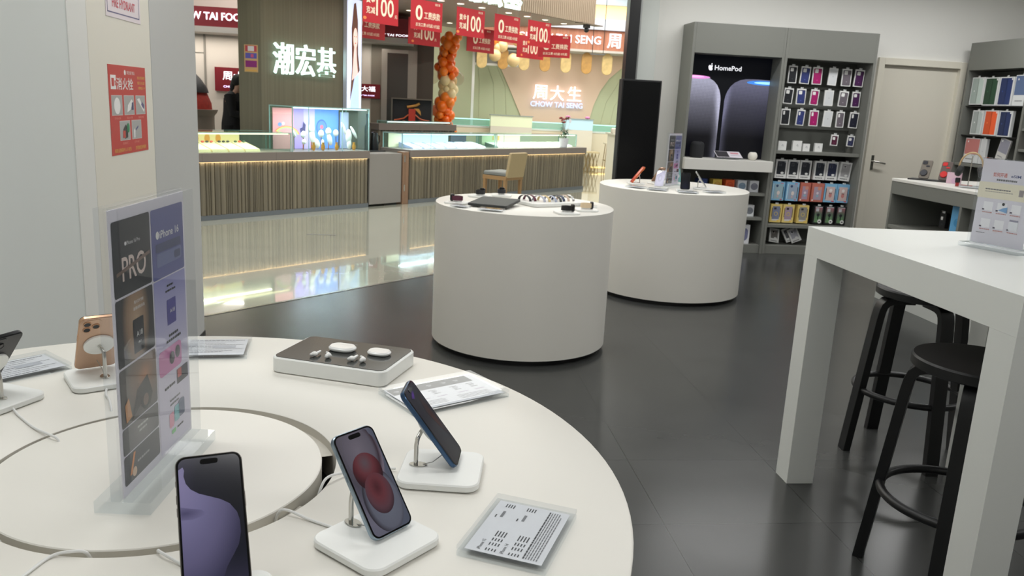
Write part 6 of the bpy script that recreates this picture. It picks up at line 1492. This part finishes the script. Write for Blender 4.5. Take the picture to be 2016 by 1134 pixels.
# coves above the wood fascia
struct(MB().box(0.9, 7.2, YS - 1.0, YS + 0.2, 3.185, 3.42, pm((214, 218, 232), 0.5)).box(0.9, 7.2, YS - 0.9, YS + 0.2, 3.42, 3.72, em((255, 222, 160), 1.05)).box(0.9, 7.2, YS - 1.1, YS + 0.2, 3.72, 4.3, pm((206, 220, 230), 0.5)).build('trim_bulkhead'))
# hanging golden drop boards
for i in range(9):
    px = 1.36 + 0.487 * i
    tt = thing('hanging_lantern_board', 'golden round-bottomed board hanging under the wood fascia', 'hanging board', (px, YS - 0.75, 2.30), 0, 'golden hanging boards')
    m = MB(UP).prism(rrect(0.24, 0.48, 0.119, 8, 0, 0.145), -0.02, 0.02, pm((196, 150, 84) if i % 2 else (226, 190, 130), 0.4, noise=0.45, nscale=9), bev=0.006)
    m.build('board', tt)
    MB().tube([(0, 0, 0.47), (0, 0, 0.50)], 0.004, STEEL, 6).build('hanging_wire', tt) if False else None
struct(MB().box(1.16, 1.22, YS - 0.6, YS - 0.54, 0.9, 2.7, pm((226, 226, 220), 0.4)).box(1.22, 2.30, YS - 0.6, YS - 0.54, 2.28, 2.33, pm((226, 226, 220), 0.4)).box(1.22, 2.30, YS - 0.55, YS - 0.545, 2.33, 2.69, pm((150, 152, 146), 0.4)).build('trim_white_frame'))
for k in range(2):
    pass
t = thing('shop_counter', 'pale glowing glass-topped counter before the pink wall', 'counter', (3.4, 19.1, 0), 0)
MB().box(-2.7, 3.2, 0, 0.6, 0, 0.87, pm((232, 222, 196), 0.5)).build('counter_body', t)
MB().box(-2.7, 3.2, -0.01, 0.6, 0.8705, 0.91, pm((222, 230, 224), 0.3)).build('counter_top', t)
MB().box(-2.7, 3.2, -0.02, -0.001, 0.06, 0.09, em((255, 226, 150), 1.4)).build('light_strip', t)
MB().box(-2.68, 3.18, 0.0, 0.58, 0.911, 1.07, glass((214, 246, 240), 1.0, 1.3, 0.25, (214, 246, 240))).build('glass_box', t)
MB().box(-2.66, 3.16, 0.02, 0.04, 1.048, 1.066, em((222, 255, 250), 1.5)).build('case_light_strip', t)
for lab, x, wd, c in (('pale blue lit showcase box on the glowing counter beside the plant', 3.62, 0.65, (196, 230, 244)), ('cream lit showcase box on the glowing counter near the balloons', 2.06, 0.95, (232, 240, 206))):
    tt = thing('showcase_box', lab, 'showcase', (x, 18.75, 0.0), 0)
    MB().box(-wd / 2, wd / 2, 0, 0.28, 0.0, 0.93, pm((226, 222, 206), 0.5)).build('pedestal', tt); MB().box(-wd / 2, wd / 2, 0, 0.28, 0.931, 1.17, pm(c, 0.3, emit=0.15)).build('lit_case', tt); MB().box(-wd / 2 - 0.02, wd / 2 + 0.02, -0.02, 0.30, 1.1705, 1.185, pm((150, 160, 160), 0.4)).build('case_lid', tt)
for lab, x in (('pink cushion on the pale blue showcase box near the flower', 3.22), ('second pink cushion beside it, behind the flower', 3.68)):
    tag(MB().ball((0, 0, 0.03), (0.06, 0.06, 0.03), pm((236, 150, 200), 0.6), 14, 8).build('pink_cushion', M=Matrix.Translation((x + 0.16, 18.90, 1.186))), lab, 'cushion', 'pink cushions')
area('sage_wall_wash', (3.0, YS - 0.5, 2.65), 4.5, 0.15, 6, (1, 0.97, 0.9))
# white side counter and stools
t = thing('shop_counter', 'white counter end with small objects beside the black totem', 'counter', (4.34, 15.5, 0), 0)
MB().box(-0.62, 1.4, 0, 0.7, 0, 0.96, pm((226, 226, 212), 0.4)).build('counter_body', t); MB().box(-0.66, 1.4, -0.04, 0.74, 0.9605, 0.985, pm((214, 210, 196), 0.3)).build('counter_top', t)
for lab, x, c, hh in (('small dark jar on the white counter end', 3.80, (60, 56, 52), 0.14), ('small pale box-like jar on the white counter end', 3.66, (206, 200, 186), 0.10)):
    tag(MB().lathe([(0.05, 0), (0.06, 0.02), (0.055, hh * 0.8), (0.035, hh)], pm(c, 0.4), 20).build('counter_jar', M=Matrix.Translation((x + 0.06, 15.7, 0.986))), lab, 'jar')
GOLD = pm((158, 138, 98), 0.4, 0.5)
t = thing('wire_stool', 'low gold stool with crossed wires at the island end', 'stool', (3.88, 18.5, 0), 0)
MB().box(-0.18, 0.18, -0.18, 0.18, 0.44, 0.47, pm((206, 190, 150), 0.5)).build('seat', t)
m = MB()
for y in (-0.17, 0.17):
    for k in range(4):
        x0 = -0.17 + 0.085 * k
        m.tube([(x0, y, 0.44), (x0 + 0.085, y, 0.005)], 0.007, GOLD, 6).tube([(x0 + 0.085, y, 0.44), (x0, y, 0.005)], 0.007, GOLD, 6)
    m.tube([(-0.17, y, 0.01), (0.17, y, 0.01)], 0.007, GOLD, 6)
m.build('wire_frame', t)
t = thing('wire_stool', 'tall gold-legged stool next to the white counter end', 'stool', (4.28, 18.3, 0), 0)
MB().box(-0.13, 0.13, -0.13, 0.13, 0.66, 0.69, pm((214, 206, 180), 0.5)).build('seat', t)
for x in (-0.13, 0.13):
    for y in (-0.12, 0.12): MB().tube([(x * 0.7, y * 0.7, 0.66), (x, y, 0.0)], 0.009, GOLD, 6).build('leg', t)
MB().tube([(-0.13, -0.11, 0.3), (0.13, -0.11, 0.3), (0.13, 0.11, 0.3), (-0.13, 0.11, 0.3)], 0.007, GOLD, 6, closed=True).build('foot_rail', t)
# hanging rod frame
t = thing('display_hanger', 'thin dark rods holding a small bar before the wood fascia', 'hanger', (3.15, 15.0, 2.40), 0)
MB().tube([(-0.10, 0, 0.0), (-0.10, 0, 1.9)], 0.006, pm((60, 58, 56), 0.4), 6).build('rod', t); MB().tube([(0.10, 0, 0.0), (0.10, 0, 1.9)], 0.006, pm((60, 58, 56), 0.4), 6).build('rod', t)
MB().box(-0.13, 0.13, -0.03, 0.03, -0.02, 0.0, pm((110, 108, 106), 0.4)).build('crossbar', t)
t = thing('security_camera', 'small dark camera under the canopy end', 'camera', M=MM(4.78, -0.05, 2.80))
MB().box(-0.05, 0.05, -0.04, 0.04, -0.04, 0.015, pm((70, 68, 70), 0.4)).build('bracket', t); MB().ball((0, 0, -0.07), 0.045, BLACKM, 14, 10).build('dome', t)

# ---------------- balloon column
bc = thing('balloon_column', 'tall column of orange, cream and clear balloons beside the pink-walled shop', 'balloons', (0.46, 15.6, 0), 0)
rb = random.Random(12)
ORG = [pm((255, 122, 24), 0.3, coat=0.3), pm((255, 138, 44), 0.3, coat=0.3), pm((250, 108, 16), 0.3, coat=0.3)]
CRB = [pm((242, 222, 172), 0.25, coat=0.4), pm((236, 206, 150), 0.25, coat=0.4)]
CLB = glass((244, 240, 236), 1.0, 1.25, 0.06, (230, 226, 220))
z = 0.0; k = 0
MB().tube([(0, 0, 0), (-0.02, 0, 1.0), (0.02, 0, 1.7), (0.0, 0, 2.5)], 0.02, pm((200, 196, 190), 0.5), 8).build('pole', bc)
for lv in range(29):
    zc_ = 0.10 + lv * 0.14 if lv < 6 else 0.85 + (lv - 6) * 0.079
    sway = 0.05 * math.sin(lv * 0.5) + (0.03 if lv > 18 else 0)
    cream = 15 <= lv <= 18
    n = 3 if not cream else 3
    for q in range(n):
        a = 2 * PI * q / n + lv * 1.05; rad = rb.uniform(0.062, 0.105)
        ro = rb.uniform(0.08, 0.15) if not cream else 0.09
        MB().ball((sway + ro * math.cos(a), ro * math.sin(a), zc_), (rad, rad, rad * 1.08), rb.choice(CRB if cream else ORG), 16, 12).build('balloon', bc)
for x, zz, r in ((-0.27, 1.86, 0.145), (-0.27, 1.27, 0.13), (0.20, 1.84, 0.13)): MB().ball((x, -0.05, zz), r, CLB, 20, 14).build('balloon', bc)
t = thing('balloon_cluster', 'cluster of cream and orange balloons under the wood fascia', 'balloons', (1.72, 18.2, 2.20), 0)
for k in range(10):
    x = -0.25 + 0.6 * rb.random(); zz = 0.1 + 0.55 * rb.random()
    MB().ball((x, rb.uniform(-.1, .1), zz), rb.uniform(0.10, 0.15), rb.choice(CRB) if k < 7 else rb.choice(ORG), 16, 12).build('balloon', t)
MB().tube([(0, 0, 0.3), (0, 0.83, 0.6)], 0.01, STEEL, 6).build('tie_rod', t)

# ---------------- shop assistant in black, seen past the pillar
def person(lab, base, rz, coat, hair, pose):
    t = thing('person', lab, 'person', base, rz)
    J = pose; names = list(J); verts = [J[n][0] for n in names]; rad = [J[n][1] for n in names]
    E_ = [('pelvis', 'belly'), ('belly', 'chest'), ('chest', 'neck'), ('neck', 'head'), ('head', 'crown'), ('chest', 'shl'), ('shl', 'ell'), ('ell', 'wrl'), ('chest', 'shr'), ('shr', 'elr'), ('elr', 'wrr'), ('pelvis', 'hpl'), ('hpl', 'knl'), ('knl', 'anl'), ('anl', 'tol'), ('pelvis', 'hpr'), ('hpr', 'knr'), ('knr', 'anr'), ('anr', 'tor'), ('wrl', 'hdl'), ('wrr', 'hdr')]
    me = bpy.data.meshes.new('body'); me.from_pydata(verts, [(names.index(a), names.index(b)) for a, b in E_], [])
    o = bpy.data.objects.new('body', me); COL.objects.link(o); o.parent = t
    sk = o.modifiers.new('skin', 'SKIN'); sk.use_smooth_shade = True
    for i, n in enumerate(names):
        me.skin_vertices[0].data[i].radius = (rad[i], rad[i] * (0.75 if n in ('chest', 'belly', 'pelvis') else 1)) if False else (rad[i], rad[i])
    me.skin_vertices[0].data[names.index('pelvis')].use_root = True
    ss = o.modifiers.new('smooth', 'SUBSURF'); ss.levels = 1; ss.render_levels = 2
    me.materials.append(pm((206, 164, 140), 0.55))
    return t, J
base = (-2.86, 13.2, 0)
pose = {'pelvis': ((0, 0, 0.92), 0.14), 'belly': ((0, -0.02, 1.08), 0.13), 'chest': ((0, -0.05, 1.28), 0.14), 'neck': ((0, -0.07, 1.42), 0.055), 'head': ((0.01, -0.11, 1.50), 0.085), 'crown': ((0.01, -0.11, 1.57), 0.078),
        'shl': ((-0.17, -0.05, 1.33), 0.06), 'ell': ((-0.20, -0.12, 1.08), 0.048), 'wrl': ((-0.08, -0.32, 1.04), 0.032), 'hdl': ((-0.03, -0.40, 1.04), 0.028), 'shr': ((0.17, -0.05, 1.33), 0.06), 'elr': ((0.21, -0.14, 1.08), 0.048), 'wrr': ((0.10, -0.34, 1.06), 0.032), 'hdr': ((0.05, -0.42, 1.06), 0.028),
        'hpl': ((-0.09, 0, 0.86), 0.09), 'knl': ((-0.09, -0.01, 0.48), 0.06), 'anl': ((-0.09, 0.02, 0.08), 0.042), 'tol': ((-0.09, -0.12, 0.04), 0.035), 'hpr': ((0.09, 0, 0.86), 0.09), 'knr': ((0.09, -0.01, 0.48), 0.06), 'anr': ((0.09, 0.02, 0.08), 0.042), 'tor': ((0.09, -0.12, 0.04), 0.035)}
pt, J = person('person with dark hair in a black jacket, head bent, behind the showcases', base, R(70), None, None, pose)
JK = pm((30, 30, 34), 0.7, noise=0.1, nscale=20)
jk = MB()
jk.tube([(0, 0, 0.80), (0, 0, 0.92), (0, -0.02, 1.08), (0, -0.05, 1.28), (0, -0.06, 1.37), (0, -0.065, 1.40)], [0.185, 0.180, 0.170, 0.185, 0.12, 0.072], JK, 20)
for s, sh, el, wr in ((-1, 'shl', 'ell', 'wrl'), (1, 'shr', 'elr', 'wrr')):
    a, b, c = Vector(J[sh][0]), Vector(J[el][0]), Vector(J[wr][0])
    jk.tube([tuple(a + Vector((-s * 0.05, 0, 0.02))), tuple(a), tuple(a.lerp(b, 0.5)), tuple(b), tuple(b.lerp(c, 0.5)), tuple(c)], [0.07, 0.085, 0.07, 0.064, 0.055, 0.045], JK, 14)
jk.build('jacket', pt)
tr_ = MB()
for s, h_, k_, a_ in ((-1, 'hpl', 'knl', 'anl'), (1, 'hpr', 'knr', 'anr')):
    tr_.tube([(J[h_][0][0], 0, 0.90), J[h_][0], J[k_][0], J[a_][0]], [0.11, 0.11, 0.08, 0.065], pm((26, 26, 30), 0.8), 14)
tr_.build('trousers', pt)
hm = MB().ball((0.01, -0.09, 1.565), (0.100, 0.105, 0.105), pm((22, 19, 18), 0.5), 20, 14).ball((0.01, -0.02, 1.45), (0.09, 0.06, 0.15), pm((22, 19, 18), 0.5), 16, 12)
hm.build('hair', pt)
tag(MB().box(-0.10, 0.10, -0.07, 0.07, 0, 0.012, pm((232, 232, 236), 0.5)).build('paper_pad', M=Matrix.Translation((-2.62, 12.98, 1.135)) @ Matrix.Rotation(0.5, 4, 'Y')), 'white pad on the rear showcase under the hands of the person in black', 'pad')
# red figure-like ornament at the pier edge
t = thing('festive_ornament', 'dark-topped red festive ornament at the edge of the grey pier', 'ornament', (-3.62, 13.9, 0), 0)
MB().lathe([(0.30, 0), (0.30, 1.0), (0.34, 1.05), (0.36, 1.1)], pm((140, 130, 120), 0.5), 24).build('pedestal', t)
MB().lathe([(0.27, 1.1), (0.26, 1.20), (0.21, 1.32), (0.17, 1.42), (0.14, 1.50), (0.05, 1.56)], pm((150, 40, 28), 0.7, noise=0.5, nscale=18), 26).build('red_body', t)
MB().lathe([(0.225, 1.36), (0.20, 1.44), (0.12, 1.56), (0.03, 1.66)], BLACKM, 24).build('dark_top', t)
# dark slot in the concourse floor
tag(MB().prism(rrect(0.30, 0.035, 0.01), 0.0, 0.003, pm((110, 106, 100), 0.5)).build('floor_drain', M=Matrix.Translation((-1.0, 8.577, -0.001))), 'short dark drain slot in the shiny concourse floor', 'drain')
